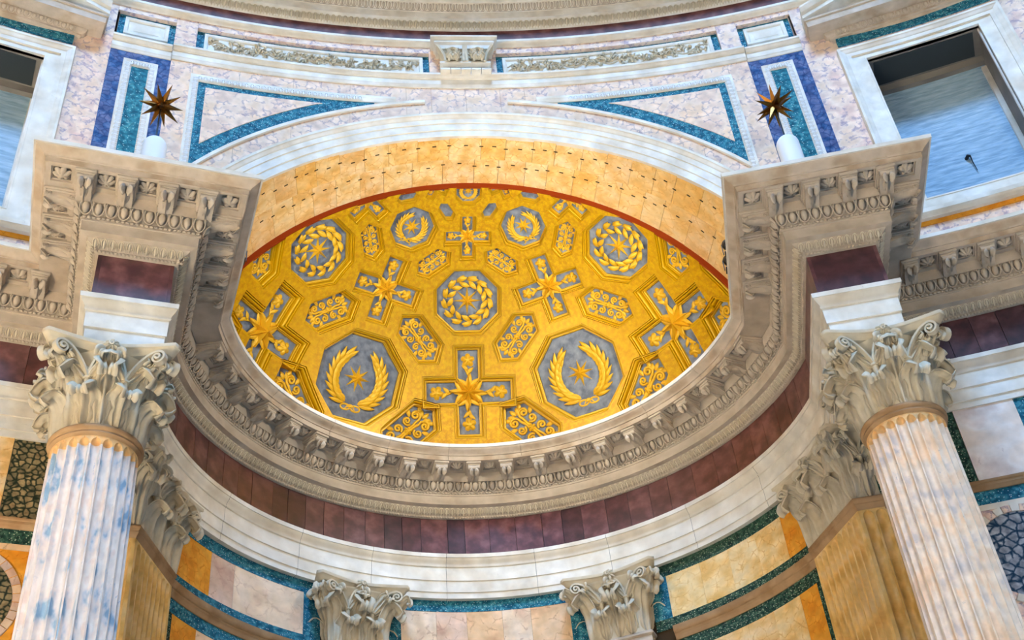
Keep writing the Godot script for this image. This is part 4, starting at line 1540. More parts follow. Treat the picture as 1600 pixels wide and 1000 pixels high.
func attic() -> void:
	var w := Surf.new(0, RR, RR)
	var up := Vector3(0, H0, 0)
	var o := node("wall_upper", "upper wall of veined pink marble with framed panels above the great arch", "wall", "structure", up)
	var D := func(d: float) -> float: return deg_to_rad(d) * RR
	# the plain facing, in sheets that leave out the arch, the sunk panels and the windows
	var joints := [-36.0, -31.5, -28.6, -25.43, -20.03, -17.3, -14.5, -13.45, -11.2, -8.6, -5.8, -3.0, -1.75, 0.0, 1.75, 3.0, 5.8, 8.6, 11.2, 13.45, 14.5, 17.3, 20.03, 25.43, 28.6, 31.5, 36.0]
	for i in joints.size() - 1:
		var s0: float = D.call(joints[i]); var s1: float = D.call(joints[i + 1])
		var mid: float = absf(joints[i] + joints[i + 1]) / 2
		var spans := [[0.0, 6.12], [6.38, 7.46]]
		if mid > 20.0 and mid < 25.4: spans = [[0.0, 1.58], [5.32, 7.46]]
		elif mid > 17.3: spans = [[0.0, 7.46]]
		elif mid > 14.5: spans = [[0.0, 6.4], [7.2, 7.46]]
		elif mid > 1.75 and mid < 13.45: spans = [[0.0, 6.4], [7.18, 7.46]]
		for sp in spans:
			var m := MB.new()
			var lo: Variant = sp[0]
			if mid < 14.0 and sp[0] == 0.0: lo = func(s: float) -> float: return maxf(0.0, arc_y(absf(s - 0.03), 5.7, -0.6) if absf(s) < 5.7 else 0.0)
			w.slab(m, s0 + 0.002, s1 - 0.002, lo, sp[1], 0.0, 0.05, 0.12 if mid < 14.0 else 0.3)
			piece(o, "marble_sheet", m.mesh(M.pink_breccia if mid < 14.4 and sp[0] == 0.0 else (M.pavonazzetto if i % 2 else M.pavonazzetto_light)))
	# sunk panels over the moulding
	var frame_pc := [seg(0.0, -0.03, 0.0, 0.02), seg(0.0, 0.02, 0.02, 0.03), curve(Vector2(0.02, 0.03), Vector2(0.075, -0.015), "cyma", 5), seg(0.075, -0.015, 0.08, -0.07)]
	for side in [-1.0, 1.0]:
		for q in [[14.42, 17.2, 6.38, 7.2, 14.8, 16.9, 6.57, 7.05], [1.75, 13.45, 6.38, 7.18, 2.08, 13.08, 6.50, 7.04]]:
			var a: float = D.call(minf(side * q[0], side * q[1])); var b: float = D.call(maxf(side * q[0], side * q[1]))
			var m := MB.new()
			w.slab(m, a, b, q[2], q[3], -0.09, 0.02)
			piece(o, "green_band", m.mesh(M.green_marble), Transform3D(), "teal green marble ground of a sunk panel")
			m = MB.new()
			w.sweep(m, rect_path(a, b, q[2], q[3]), [seg(0.0, -0.09, 0.003, 0.0)], true)
			piece(o, "panel_reveal", m.mesh(M.pavonazzetto))
			var c: float = D.call(minf(side * q[4], side * q[5])); var d: float = D.call(maxf(side * q[4], side * q[5]))
			m = MB.new()
			w.sweep(m, rect_path(c, d, q[6], q[7]), [seg(-0.085, -0.05, -0.075, -0.03), curve(Vector2(-0.075, -0.03), Vector2(-0.02, 0.0), "ovolo", 5), seg(-0.02, 0.0, 0.0, 0.0), seg(0.0, 0.0, 0.0, -0.09)], true)
			piece(o, "panel_frame", m.mesh(M.marble))
			m = MB.new()
			w.slab(m, c + 0.05, d - 0.05, q[6] + 0.05, q[7] - 0.05, -0.035, 0.02)
			piece(o, "panel_ground", m.mesh(M.marble))
			if q[0] > 10.0:
				m = MB.new()
				w.slab(m, c + 0.17, d - 0.17, q[6] + 0.14, q[7] - 0.14, -0.03, 0.03)
				piece(o, "raised_field", m.mesh(M.marble))
			else:
				foliage(o, w, c + 0.09, d - 0.09, q[6] + 0.09, q[7] - 0.09, int(side))
		# violet slab with its framed green panel
		var a2: float = D.call(minf(side * 14.5, side * 17.3)); var b2: float = D.call(maxf(side * 14.5, side * 17.3))
		var m2 := MB.new()
		w.slab(m2, a2, b2, 0.5, 6.06, 0.012, 0.04)
		piece(o, "violet_slab", m2.mesh(M.violet_breccia), Transform3D(), "violet blue breccia slab")
		var c2: float = D.call(minf(side * 15.04, side * 16.64)); var d2: float = D.call(maxf(side * 15.04, side * 16.64))
		var rect := line_path([Vector2(c2, 0.4), Vector2(c2, 5.80), Vector2(d2, 5.80), Vector2(d2, 0.4)])
		m2 = MB.new()
		w.sweep(m2, rect, [seg(-0.16, 0.0, -0.155, 0.02), curve(Vector2(-0.155, 0.02), Vector2(-0.06, 0.05), "cyma", 4), seg(-0.06, 0.05, -0.01, 0.06), seg(-0.01, 0.06, 0.0, 0.05), seg(0.0, 0.05, 0.0, 0.0)])
		piece(o, "panel_frame", m2.mesh(M.marble))
		beads_along(o, w, line_path([Vector2(c2 + 0.105, 0.4), Vector2(c2 + 0.105, 5.695), Vector2(d2 - 0.105, 5.695), Vector2(d2 - 0.105, 0.4)]), 0.1, 0.05, white_leaf, 1.0)
		m2 = MB.new()
		w.slab(m2, c2 + 0.14, d2 - 0.14, 0.4, 5.66, 0.016, 0.02)
		piece(o, "green_panel", m2.mesh(M.green_panel), Transform3D(), "teal green marble panel")
		spandrel(o, w, side)
	# moulding at the springing of the panels and the two string courses
	o = node("trim_6", "white marble moulding running under the sunk relief panels", "moulding", "structure", up)
	var imp := [seg(0.0, 0.0, 0.0, 0.02), curve(Vector2(0.0, 0.02), Vector2(0.07, 0.05), "cyma", 5), seg(0.07, 0.05, 0.20, 0.06), seg(0.20, 0.06, 0.205, 0.08), curve(Vector2(0.205, 0.08), Vector2(0.27, 0.135), "cyma", 5), seg(0.27, 0.135, 0.315, 0.14), seg(0.315, 0.14, 0.32, -0.1)]
	for q in [[-14.5, 14.5, 6.09], [-17.3, -14.52, 6.03], [14.52, 17.3, 6.03]]:
		var m := MB.new()
		w.sweep(m, line_path([Vector2(D.call(q[0]), q[2]), Vector2(D.call(q[1]), q[2])]), imp)
		piece(o, "moulding_length", m.mesh(M.marble))
	o = node("trim_7", "thin white marble string course below the dark red frieze of the upper cornice", "string course", "structure", up)
	var sm := MB.new()
	w.sweep(sm, line_path([Vector2(D.call(-34.0), 7.35), Vector2(D.call(34.0), 7.35)]), [seg(0.0, 0.0, 0.0, 0.02), curve(Vector2(0.0, 0.02), Vector2(0.07, 0.08), "cyma", 5), seg(0.07, 0.08, 0.075, 0.11), seg(0.075, 0.11, 0.13, 0.115), seg(0.13, 0.115, 0.14, -0.04)])
	piece(o, "moulding_length", sm.mesh(M.marble))
	# the upper cornice
	o = node("trim_8", "curved upper cornice with egg and leaf mouldings over a dark red frieze along the top", "cornice", "structure", up)
	var g := MB.new()
	w.slab(g, D.call(-34.0), D.call(34.0), 7.44, 8.3, 0.002, 0.05)
	piece(o, "frieze", g.mesh(M.red_frieze), Transform3D(), "dark red marble frieze")
	g = MB.new()
	var pth := line_path([Vector2(D.call(-34.0), 7.9), Vector2(D.call(34.0), 7.9)])
	w.sweep(g, pth, [seg(0.0, 0.0, 0.01, 0.03), curve(Vector2(0.01, 0.03), Vector2(0.13, 0.11), "cyma", 6), seg(0.13, 0.11, 0.135, 0.23), seg(0.125, 0.23, 0.31, 0.235), seg(0.31, 0.235, 0.32, 0.25), curve(Vector2(0.33, 0.25), Vector2(0.45, 0.35), "ovolo", 6), seg(0.45, 0.35, 0.47, 0.36), seg(0.47, 0.36, 0.475, 0.62), seg(0.475, 0.62, 0.7, 0.64), curve(Vector2(0.7, 0.64), Vector2(0.80, 0.74), "cyma", 6), seg(0.80, 0.74, 0.84, 0.74), seg(0.84, 0.74, 0.86, 0.0)])
	piece(o, "cornice_moulding", g.mesh(M.marble))
	var xs := []
	var n := 128
	for i in n: xs.append(w.frame(D.call(-20.0 + 40.0 * (i + 0.5) / n), 7.972, 0.075) * Transform3D(Basis(Vector3.RIGHT, 0.55).scaled(Vector3(1.15, 1.4, 2.0)), Vector3.ZERO))
	many(o, "leaf_moulding", cyleaf, xs)
	for i in 127:
		var f := w.frame(D.call(-20.0 + 40.0 * (i + 0.5) / 127), 8.285, 0.305)
		piece(o, "egg", egg, f * Transform3D(Basis(Vector3.RIGHT, 0.6).scaled(Vector3(0.70, 0.80, 0.9)), Vector3.ZERO))
	keystone(w)


# carved foliage along a sunk panel: a waving stem with leaves and berries
func foliage(o: Node3D, w: Surf, s0: float, s1: float, y0: float, y1: float, sd: int) -> void:
	var r := RandomNumberGenerator.new()
	r.seed = 77 + sd
	var m := MB.new()
	var path := PackedVector3Array()
	var k := 80
	for i in k + 1:
		var t := float(i) / k
		path.append(w.at(lerpf(s0, s1, t), (y0 + y1) / 2 + sin(t * 34.0) * (y1 - y0) * 0.27, -0.03))
	m.tube(path, PackedFloat32Array([0.016]), 5)
	piece(o, "relief_stem", m.mesh(M.carved_marble))
	var lf := acanthus(0.19, 0.15, 0.6, 9, 7).mesh(M.carved_marble)
	var xs := []
	var n := 110
	for i in n:
		var t := (i + 0.5) / n
		var a := r.randf_range(0, TAU)
		var yy := lerpf(y0 + 0.05, y1 - 0.05, r.randf())
		xs.append(w.frame(lerpf(s0 + 0.05, s1 - 0.05, t), yy, -0.03) * Transform3D(Basis(Vector3.BACK, a).scaled(Vector3.ONE * r.randf_range(0.6, 0.9)), Vector3(sin(a) * 0.07, -cos(a) * 0.07, 0)))
	many(o, "relief_foliage", lf, xs, "carved foliage of the long relief")


func spandrel(o: Node3D, w: Surf, side: float) -> void:
	var D := func(d: float) -> float: return deg_to_rad(d) * RR
	var yc := -0.55
	var F := func(m: MB, s0: float, s1: float, lo, hi, p: float, t: float) -> void:      # mirrors for the left
		if side > 0: w.slab(m, s0, s1, lo, hi, p, t, 0.1)
		else: w.slab(m, -s1, -s0, lo, hi, p, t, 0.1)
	var s_out: float = D.call(13.5)
	var arc_hi := func(s: float) -> float: return arc_y(s, 6.30, yc)
	# green ground, then the pink field on it
	var m := MB.new()
	F.call(m, 1.75, s_out - 0.05, arc_hi, 5.70, 0.008, 0.02)
	piece(o, "green_band", m.mesh(M.green_marble), Transform3D(), "teal green marble border of a spandrel panel")
	m = MB.new()
	F.call(m, 2.72, D.call(12.74), func(s: float) -> float: return minf(arc_y(s, 6.60, yc), 5.44), 5.45, 0.02, 0.02)
	piece(o, "spandrel_field", m.mesh(M.pink_breccia), Transform3D(), "pink veined marble triangle")
	# carved frame on two sides
	var pts := [Vector2(1.35, 5.74), Vector2(s_out, 5.74), Vector2(s_out, 0.4)]
	if side < 0: pts = [Vector2(-s_out, 0.4), Vector2(-s_out, 5.74), Vector2(-1.35, 5.74)]
	var path := line_path(pts)
	m = MB.new()
	w.sweep(m, path, [seg(-0.155, 0.0, -0.15, 0.02), curve(Vector2(-0.15, 0.02), Vector2(-0.06, 0.05), "cyma", 4), seg(-0.06, 0.05, 0.0, 0.055), seg(0.0, 0.055, 0.0, 0.0)])
	piece(o, "panel_frame", m.mesh(M.marble))
	beads_along(o, w, line_path([pts[0] + Vector2(0.6 if side > 0 else 0.10, -0.10), pts[1] + Vector2(-0.10 * side, -0.10), pts[2] + Vector2(-0.10 if side > 0 else -0.6, -0.10)]), 0.105, 0.05, white_leaf, 1.0)
	m = MB.new()
	var arc := arc_path(6.30, yc, -s_out + 0.02, -0.8) if side < 0 else arc_path(6.30, yc, 0.8, s_out - 0.02)
	w.sweep(m, arc, [seg(-0.065, 0.0, -0.06, 0.045), seg(-0.06, 0.045, 0.0, 0.05), seg(0.0, 0.05, 0.01, 0.0)])
	piece(o, "arched_fillet", m.mesh(M.marble))


func keystone(w: Surf) -> void:
	var o := node("keystone_console", "white marble keystone console carved with acanthus above the arch crown", "console", "", Vector3(0, H0 + 6.35, w.at(0, 0, 0).z))
	o.scale = Vector3(1, 0.685, 1)
	var Mc: Material = M.carved_marble
	var g := MB.new()
	# abacus
	var y := 0.0
	for q in [[1.20, 1.36, 0.60, 0.57, 0.30, 0.28], [1.12, 1.20, 0.56, 0.60, 0.26, 0.30], [0.96, 1.12, 0.56, 0.56, 0.26, 0.26]]:
		frustum(g, q[0], q[1], q[2], q[3], q[4], q[5])
	frustum(g, 1.36, 1.41, 0.66, 0.66, 0.35, 0.35); frustum(g, 1.28, 1.36, 0.58, 0.66, 0.28, 0.35)
	piece(o, "abacus", g.mesh(M.marble), Transform3D(Basis(), Vector3(0.03, 0, 0)))
	# body: two flaring lobes with leaves
	g = MB.new()
	frustum(g, 0.42, 0.98, 0.36, 0.50, 0.15, 0.22)
	piece(o, "body", g.mesh(Mc), Transform3D(Basis(), Vector3(0.03, 0, 0)))
	for s in [-1.0, 1.0]:
		for e in [-1.0, 1.0]:
			var b := MB.new()
			var p := PackedVector3Array(); var sd := PackedVector3Array()
			for i in 12:
				var t := i / 11.0
				var top := 0.02 if e * s < 0 else 0.54
				var bot := 0.03 if e * s < 0 else 0.38
				p.append(Vector3(s * lerpf(bot, top, pow(t, 2.0)), 0.42 + 0.55 * t, 0.19 + 0.10 * t * t)); sd.append(Vector3(0, 0.0, 1))
			b.strap(p, sd, PackedFloat32Array([0.14]), PackedFloat32Array([0.05]))
			piece(o, "rib", b.mesh(Mc), Transform3D(Basis(), Vector3(0.03, 0, 0)))
		for q in [[0.0, 0.62, 0.0, 0.34], [0.12, 0.50, -0.5, 0.3], [-0.12, 0.50, 0.5, 0.3], [0.13, 0.70, -0.4, 0.26], [-0.13, 0.70, 0.4, 0.26], [0.0, 0.46, 0.0, 0.22]]:
			piece(o, "acanthus_leaf", leaf_mesh(0.32, 0.24, 0.6, Mc), Transform3D(Basis(Vector3.BACK, q[2] + PI) * Basis(Vector3.RIGHT, 0.1), Vector3(0.03 + s * 0.245 + q[0], q[1] + 0.27, 0.235)))
	# foot with a row of pyramids
	g = MB.new()
	frustum(g, 0.36, 0.42, 0.50, 0.50, 0.24, 0.24); frustum(g, 0.28, 0.36, 0.44, 0.50, 0.18, 0.24); frustum(g, 0.08, 0.28, 0.44, 0.44, 0.12, 0.12)
	piece(o, "foot", g.mesh(M.marble), Transform3D(Basis(), Vector3(0.03, 0, 0)))
	for i in 5:
		g = MB.new()
		var x := -0.40 + 0.2 * i
		var q := [Vector3(x - 0.096, 0.02, 0.26), Vector3(x + 0.096, 0.02, 0.26), Vector3(x + 0.096, 0.10, 0.26), Vector3(x - 0.096, 0.10, 0.26)]
		g.box(Vector3(x, 0.06, 0.17), Vector3(0.188, 0.08, 0.18), 0.006)
		var tp := Vector3(x, 0.28, 0.13)
		g.tri(Vector3(x - 0.094, 0.10, 0.26), Vector3(x + 0.094, 0.10, 0.26), tp)
		g.tri(Vector3(x + 0.094, 0.10, 0.26), Vector3(x + 0.094, 0.10, 0.08), tp); g.tri(Vector3(x - 0.094, 0.10, 0.08), Vector3(x - 0.094, 0.10, 0.26), tp)
		piece(o, "pyramid_block", g.mesh(M.marble), Transform3D(Basis(), Vector3(0.03, 0, 0)))


# half a block against a wall: half widths w0 (bottom) and w1 (top), depths d0, d1
func frustum(g: MB, y0: float, y1: float, w0: float, w1: float, d0: float, d1: float, back := -0.05) -> void:
	var a := [Vector3(-w0, y0, back), Vector3(-w0, y0, d0), Vector3(w0, y0, d0), Vector3(w0, y0, back)]
	var b := [Vector3(-w1, y1, back), Vector3(-w1, y1, d1), Vector3(w1, y1, d1), Vector3(w1, y1, back)]
	for i in 3: g.quad(a[i], a[i + 1], b[i + 1], b[i])
	g.quad(b[0], b[1], b[2], b[3]); g.quad(a[3], a[2], a[1], a[0])


func windows() -> void:
	for side in [-1.0, 1.0]:
		var w := Surf.new(0, RR, RR)
		var sc: float = deg_to_rad(22.72) * RR * side
		var hw := 1.03
		var y0 := 1.58; var y1 := 5.32
		var nm := "left" if side < 0 else "right"
		var o := node("window_1" if side < 0 else "window_2", "blind window with a white marble frame and pediment at the upper %s" % nm, "window", "structure", Vector3(0, H0, 0))
		var m := MB.new()
		w.slab(m, sc - hw - 0.1, sc + hw + 0.1, y0 - 0.1, y1 + 0.05, -0.85, 0.05)
		piece(o, "back_board", m.mesh(M.painted_board), Transform3D(), "weathered grey blue painted back board")
		# jambs with a sunk panel edge, soffit with a dark sunk panel, sill
		for e in [-1.0, 1.0]:
			m = MB.new()
			var s: float = sc + hw * e
			var q := [w.at(s, y0, 0.0), w.at(s, y0, -0.9), w.at(s, y1, -0.9), w.at(s, y1, 0.0)]
			if e < 0: m.quad(q[0], q[1], q[2], q[3])
			else: m.quad(q[3], q[2], q[1], q[0])
			piece(o, "jamb", m.mesh(M.rotunda_stone))
			m = MB.new()
			var a: float = s if e < 0 else s - 0.09
			w.slab(m, a, a + 0.09, y0, y1 - 0.25, -0.78, 0.08)
			piece(o, "jamb_strip", m.mesh(M.marble), Transform3D(), "cream marble strip")
			m = MB.new()
			a = s if e < 0 else s - 0.03
			w.slab(m, a, a + 0.03, y0, y1, -0.05, 0.06)
			piece(o, "jamb_fillet", m.mesh(M.marble))
		m = MB.new()
		m.grid([PackedVector3Array([w.at(sc - hw, y1, 0.0), w.at(sc + hw, y1, 0.0)]), PackedVector3Array([w.at(sc - hw, y1, -0.9), w.at(sc + hw, y1, -0.9)])])
		piece(o, "soffit", m.mesh(M.rotunda_stone))
		m = MB.new()
		w.slab(m, sc - hw, sc + hw, y1 - 0.16, y1, -0.74, 0.12)
		piece(o, "soffit_beam", m.mesh(M.rotunda_stone))
		m = MB.new()
		var dp := [w.at(sc - hw + 0.12, y1 - 0.012, -0.10), w.at(sc + hw - 0.12, y1 - 0.012, -0.10), w.at(sc + hw - 0.12, y1 - 0.012, -0.70), w.at(sc - hw + 0.12, y1 - 0.012, -0.70)]
		m.quad(dp[3], dp[2], dp[1], dp[0])
		for i in 4: m.quad(dp[i], dp[(i + 1) % 4], dp[(i + 1) % 4] + Vector3(0, 0.012, 0), dp[i] + Vector3(0, 0.012, 0))
		piece(o, "soffit_panel", m.mesh(M.dark_panel), Transform3D(), "dark sunk soffit panel")
		m = MB.new()
		m.grid([PackedVector3Array([w.at(sc - hw, y0, -0.9), w.at(sc + hw, y0, -0.9)]), PackedVector3Array([w.at(sc - hw, y0, 0.0), w.at(sc + hw, y0, 0.0)])])
		piece(o, "sill", m.mesh(M.marble))
		# frame
		m = MB.new()
		w.sweep(m, rect_path(sc - hw, sc + hw, y0, y1), [seg(0.0, -0.05, 0.0, 0.06), seg(0.0, 0.06, 0.03, 0.06), seg(0.03, 0.06, 0.032, 0.05), seg(0.032, 0.05, 0.26, 0.055), seg(0.26, 0.055, 0.262, 0.0)], true)
		piece(o, "frame", m.mesh(M.marble))
		m = MB.new()
		var a0: float = sc - hw - 0.25; var a1: float = sc + hw + 0.25
		w.sweep(m, line_path([Vector2(a0, y0 - 0.28), Vector2(a0, y1 + 0.13), Vector2(a1, y1 + 0.13), Vector2(a1, y0 - 0.28)]), [seg(0.0, 0.0, 0.0, 0.085), seg(0.0, 0.085, 0.08, 0.09), curve(Vector2(0.08, 0.09), Vector2(0.17, 0.14), "cyma", 5), seg(0.17, 0.14, 0.215, 0.145), seg(0.215, 0.145, 0.22, 0.0)])
		piece(o, "outer_frame", m.mesh(M.marble))
		m = MB.new()
		w.sweep(m, line_path([Vector2(a0 - 0.25, 1.12), Vector2(a1 + 0.25, 1.12)]), [seg(0.0, 0.0, 0.0, 0.10), curve(Vector2(0.0, 0.10), Vector2(0.08, 0.16), "cavetto", 5), seg(0.08, 0.16, 0.16, 0.165), seg(0.16, 0.165, 0.18, 0.0)])
		piece(o, "ledge", m.mesh(M.marble))
		m = MB.new()
		w.slab(m, a0 - 0.2, a1 + 0.2, 1.03, 1.12, 0.02, 0.03)
		piece(o, "base_strip", m.mesh(M.dark_giallo), Transform3D(), "yellow marble strip")
		# entablature and pediment
		m = MB.new()
		w.slab(m, sc - 1.42, sc + 1.42, 5.86, 6.14, 0.05, 0.06)
		piece(o, "frieze", m.mesh(M.green_marble), Transform3D(), "dark teal marble frieze")
		var fr := w.frame(sc, 0.0, 0.0)
		var hp := 1.40
		var P := func(x: float, z: float) -> Vector2:
			var q := fr * Vector3(x, 0, z)
			return Vector2(q.x, q.z)
		var tx := Vector2(fr.basis.x.x, fr.basis.x.z); var tz := Vector2(fr.basis.z.x, fr.basis.z.z)
		var r1 := Run.straight(P.call(-hp, 0.0), P.call(hp, 0.0), tz)
		var r0 := Run.straight(P.call(-hp, -0.2), P.call(-hp, 0.0), -tx)
		var r2 := Run.straight(P.call(hp, 0.0), P.call(hp, -0.2), tx)
		r1.ends = [["k", 1.0], ["k", 1.0]]; r0.ends = [["k", 0.0], ["k", 1.0]]; r2.ends = [["k", 1.0], ["k", 0.0]]
		var pc := [seg(0.02, 6.42, 0.50, 6.42), seg(0.50, 6.42, 0.495, 6.38), seg(0.495, 6.38, 0.47, 6.37), seg(0.47, 6.37, 0.46, 6.22), seg(0.46, 6.22, 0.20, 6.215), seg(0.20, 6.215, 0.20, 6.20), curve(Vector2(0.20, 6.20), Vector2(0.13, 6.12), "ovolo", 5), seg(0.13, 6.12, 0.12, 6.08), seg(0.12, 6.08, 0.08, 6.07), curve(Vector2(0.08, 6.07), Vector2(0.05, 6.01), "cyma", 4), seg(0.05, 6.01, 0.0, 6.0)]
		m = MB.new()
		for r in [r0, r1, r2]: r.sweep(m, pc)
		piece(o, "pediment_cornice", m.mesh(M.aged_marble))
		for i in 22:
			var f := r1.frame(r1.span * (i + 0.5) / 22, 0.175, 6.16)
			piece(o, "egg", egg, f * Transform3D(Basis(Vector3.RIGHT, 0.7).scaled(Vector3(0.78, 0.55, 0.7)), Vector3.ZERO))
		# raking cornices
		for e in [-1.0, 1.0]:
			m = MB.new()
			var rows := []
			for q in [[0.0, 0.30], [0.60, 0.30], [0.595, 0.26], [0.585, 0.24], [0.55, 0.17], [0.50, 0.13], [0.495, 0.04], [0.46, 0.03], [0.2, 0.03], [0.15, 0.0], [0.0, -0.02]]:
				var row := PackedVector3Array()
				for t in ([0.0, 1.0] if e < 0 else [1.0, 0.0]):
					var x: float = -(hp + 0.50) * (1.0 - t) if e < 0 else (hp + 0.50) * (1.0 - t)
					row.append(fr * Vector3(x, 6.42 + q[1] + t * 0.70, q[0]))
				rows.append(row)
			for i in rows.size() - 1: m.grid([rows[i], rows[i + 1]])
			var c := 0 if e < 0 else 1
			for i in range(1, rows.size() - 1): m.tri(rows[0][c], rows[i + 1][c], rows[i][c])
			piece(o, "raking_cornice", m.mesh(M.marble))
		m = MB.new()
		m.tri(fr * Vector3(-hp - 0.4, 6.42, 0.05), fr * Vector3(hp + 0.4, 6.42, 0.05), fr * Vector3(0, 7.14, 0.05))
		piece(o, "tympanum", m.mesh(M.pavonazzetto))


# ---------------------------------------------------------------- walls below the entablature
func lower_walls() -> void:
	var up := Vector3(0, H0, 0)
	var w := Surf.new(0, ZC, 5.12)
	var o := node("wall_apse", "curved apse wall faced with yellow and pale marble between bands of green marble", "wall", "structure", up)
	var D := func(d: float) -> float: return deg_to_rad(d) * 5.12
	var bm := MB.new()
	w.slab(bm, D.call(-84.0), D.call(84.0), -13.85, -2.45, -0.02, 0.0)
	piece(o, "backing", bm.mesh(M.dark_joint))
	# bands of green marble, in lengths
	for y in [[-2.72, -2.50, -90.0], [-3.655, -3.475, 0.0], [-4.10, -3.89, 0.0]]:
		for a in [[-72.0, -33.0], [-20.0, 20.0], [33.0, 72.0]]:
			var m := MB.new()
			w.slab(m, D.call(a[0]), D.call(a[1]), y[0], y[1], 0.004, 0.03)
			piece(o, "green_band", m.mesh(M.green_marble if a[0] < 20.0 else M.dark_green_marble), Transform3D(), "teal green marble band with white flecks")
	for a in [[-36.6, -33.0], [-20.0, -16.6], [16.6, 20.0], [33.0, 36.6], [-71.5, -67.8], [68.6, 71.5]]:
		for y in [[-3.475, -2.72], [-13.85, -4.10]]:
			var m := MB.new()
			w.slab(m, D.call(a[0]), D.call(a[1]), y[0], y[1], 0.003, 0.03)
			piece(o, "green_strip", m.mesh(M.dark_green_marble if absf(a[0]) > 40.0 else M.green_marble), Transform3D(), "green marble strip")
	# slabs between the bands
	for y in [[-3.473, -2.722], [-6.2, -4.102], [-10.0, -6.205], [-13.85, -10.005]]:
		for a in [[-67.8, -36.6], [-16.6, 16.6], [36.6, 68.6]]:
			var at: float = a[0]
			var n := roundi((a[1] - a[0]) / 7.0)
			for i in n:
				var b: float = a[1] if i == n - 1 else at + (a[1] - at) / (n - i) * rng.randf_range(0.8, 1.2)
				var m := MB.new()
				w.slab(m, D.call(at) + 0.0015, D.call(b) - 0.0015, y[0], y[1], rng.randf_range(-0.003, 0.003), 0.03)
				var gold_end: bool = (i == 0 and a[0] < -60.0) or (i == n - 1 and a[1] > 60.0)
				var mt: Material = M.dark_giallo if gold_end else (M["pale_giallo_%d" % (rng.randi() % 4)] if a[0] < 30.0 else M["giallo_%d" % [1, 3, 1, 0][rng.randi() % 4]])
				piece(o, "marble_slab", m.mesh(mt))
				at = b
	o = node("trim_11", "brown marble moulding running round the apse wall at the height of the capitals' necks", "moulding", "structure", up)
	for a in [[-72.0, -36.6], [-16.6, 16.6], [36.6, 72.0]]:
		var m := MB.new()
		w.sweep(m, line_path([Vector2(D.call(a[0]), -3.89), Vector2(D.call(a[1]), -3.89)], 0.2), [seg(0.0, 0.0, 0.0, 0.02), curve(Vector2(0.0, 0.02), Vector2(0.08, 0.05), "cyma", 5), seg(0.08, 0.05, 0.11, 0.055), curve(Vector2(0.11, 0.055), Vector2(0.2, 0.09), "ovolo", 5), seg(0.2, 0.09, 0.23, 0.09), seg(0.23, 0.09, 0.235, 0.0)])
		piece(o, "moulding_length", m.mesh(M.brown_marble))
	# the rotunda's wall on both sides
	var r := Surf.new(0, RR, RR + 0.06)
	D = func(d: float) -> float: return deg_to_rad(d) * (RR + 0.06)
	for side in [-1.0, 1.0]:
		o = node("wall_left" if side < 0 else "wall_right", "lower rotunda wall of %s beside the %s column" % ["dark green breccia and yellow marble" if side < 0 else "white and grey breccia marbles", "left" if side < 0 else "right"], "wall", "structure", up)
		var S := func(m: MB, a: float, b: float, lo, hi, p: float, t: float) -> void:
			r.slab(m, D.call(minf(a * side, b * side)), D.call(maxf(a * side, b * side)), lo, hi, p, t)
		var add_slab := func(called: String, a: float, b: float, lo: float, hi: float, p: float, mt: Material, label: String) -> void:
			var m := MB.new()
			S.call(m, a, b, lo, hi, p, 0.04)
			piece(o, called, m.mesh(mt), Transform3D(), label)
		var pale: Material = M.pavonazzetto_light if side > 0 else M.giallo_2
		add_slab.call("breccia_slab", 14.2, 17.74, -3.74, -2.48, 0.0, M.green_breccia if side < 0 else M.dark_green_marble, "dark green breccia slab")
		add_slab.call("marble_slab", 17.76, 20.03, -3.74, -2.48, 0.012, M.veined_white if side > 0 else M.giallo_3, "")
		add_slab.call("green_strip", 20.05, 20.5, -3.74, -2.48, 0.0, M.green_marble, "")
		add_slab.call("marble_slab", 20.52, 26.0, -3.74, -2.48, 0.012, pale, "")
		add_slab.call("green_band", 14.2, 36.0, -4.09, -3.88, 0.0, M.green_marble if side > 0 else M.dark_green_marble, "green marble band")
		add_slab.call("pale_band", 14.2, 36.0, -4.18, -4.092, 0.004, M.marble if side > 0 else M.pale_giallo_2, "")
		add_slab.call("field_slab", 14.2, 16.44, -13.8, -4.182, -0.004, M.marble if side > 0 else M.giallo_1, "")
		add_slab.call("field_slab", 16.46, 20.4, -13.8, -4.182, 0.0, M.pavonazzetto_light if side > 0 else M.dark_giallo, "yellow marble field" if side < 0 else "pale marble field")
		add_slab.call("field_slab", 20.42, 36.0, -13.8, -4.182, -0.004, pale, "")
		add_slab.call("upper_field", 26.02, 36.0, -3.74, -2.48, 0.0, pale, "")
		var m := MB.new()
		r.sweep(m, line_path([Vector2(D.call(14.2 if side > 0 else -36.0), -3.885), Vector2(D.call(36.0 if side > 0 else -14.2), -3.885)]), [seg(0.0, 0.0, 0.0, 0.02), curve(Vector2(0.0, 0.02), Vector2(0.06, 0.05), "cyma", 4), seg(0.06, 0.05, 0.10, 0.05), curve(Vector2(0.10, 0.05), Vector2(0.14, 0.075), "ovolo", 4), seg(0.14, 0.075, 0.15, 0.0)])
		piece(o, "moulding_length", m.mesh(M.brown_marble))
		# roundel: a ring of marble pieces round a breccia disc
		var cs: float = 7.03 * side
		var cy := -4.90
		for i in 36:
			var a0 := TAU * i / 36 + 0.006; var a1 := TAU * (i + 1) / 36 - 0.006
			var g := MB.new()
			var rows := []
			for q in [[0.735, 0.0], [0.73, 0.022], [0.63, 0.022], [0.625, 0.0]]:
				var row := PackedVector3Array()
				for j in 4:
					var a := lerpf(a0, a1, j / 3.0)
					row.append(r.at(cs + sin(a) * q[0], cy + cos(a) * q[0], q[1]))
				rows.append(row)
			for j in 3: g.grid([rows[j], rows[j + 1]])
			piece(o, "ring_stone", g.mesh(M["pale_giallo_%d" % (rng.randi() % 4)] if side < 0 else [M.marble, M.pavonazzetto_light][i % 2]))
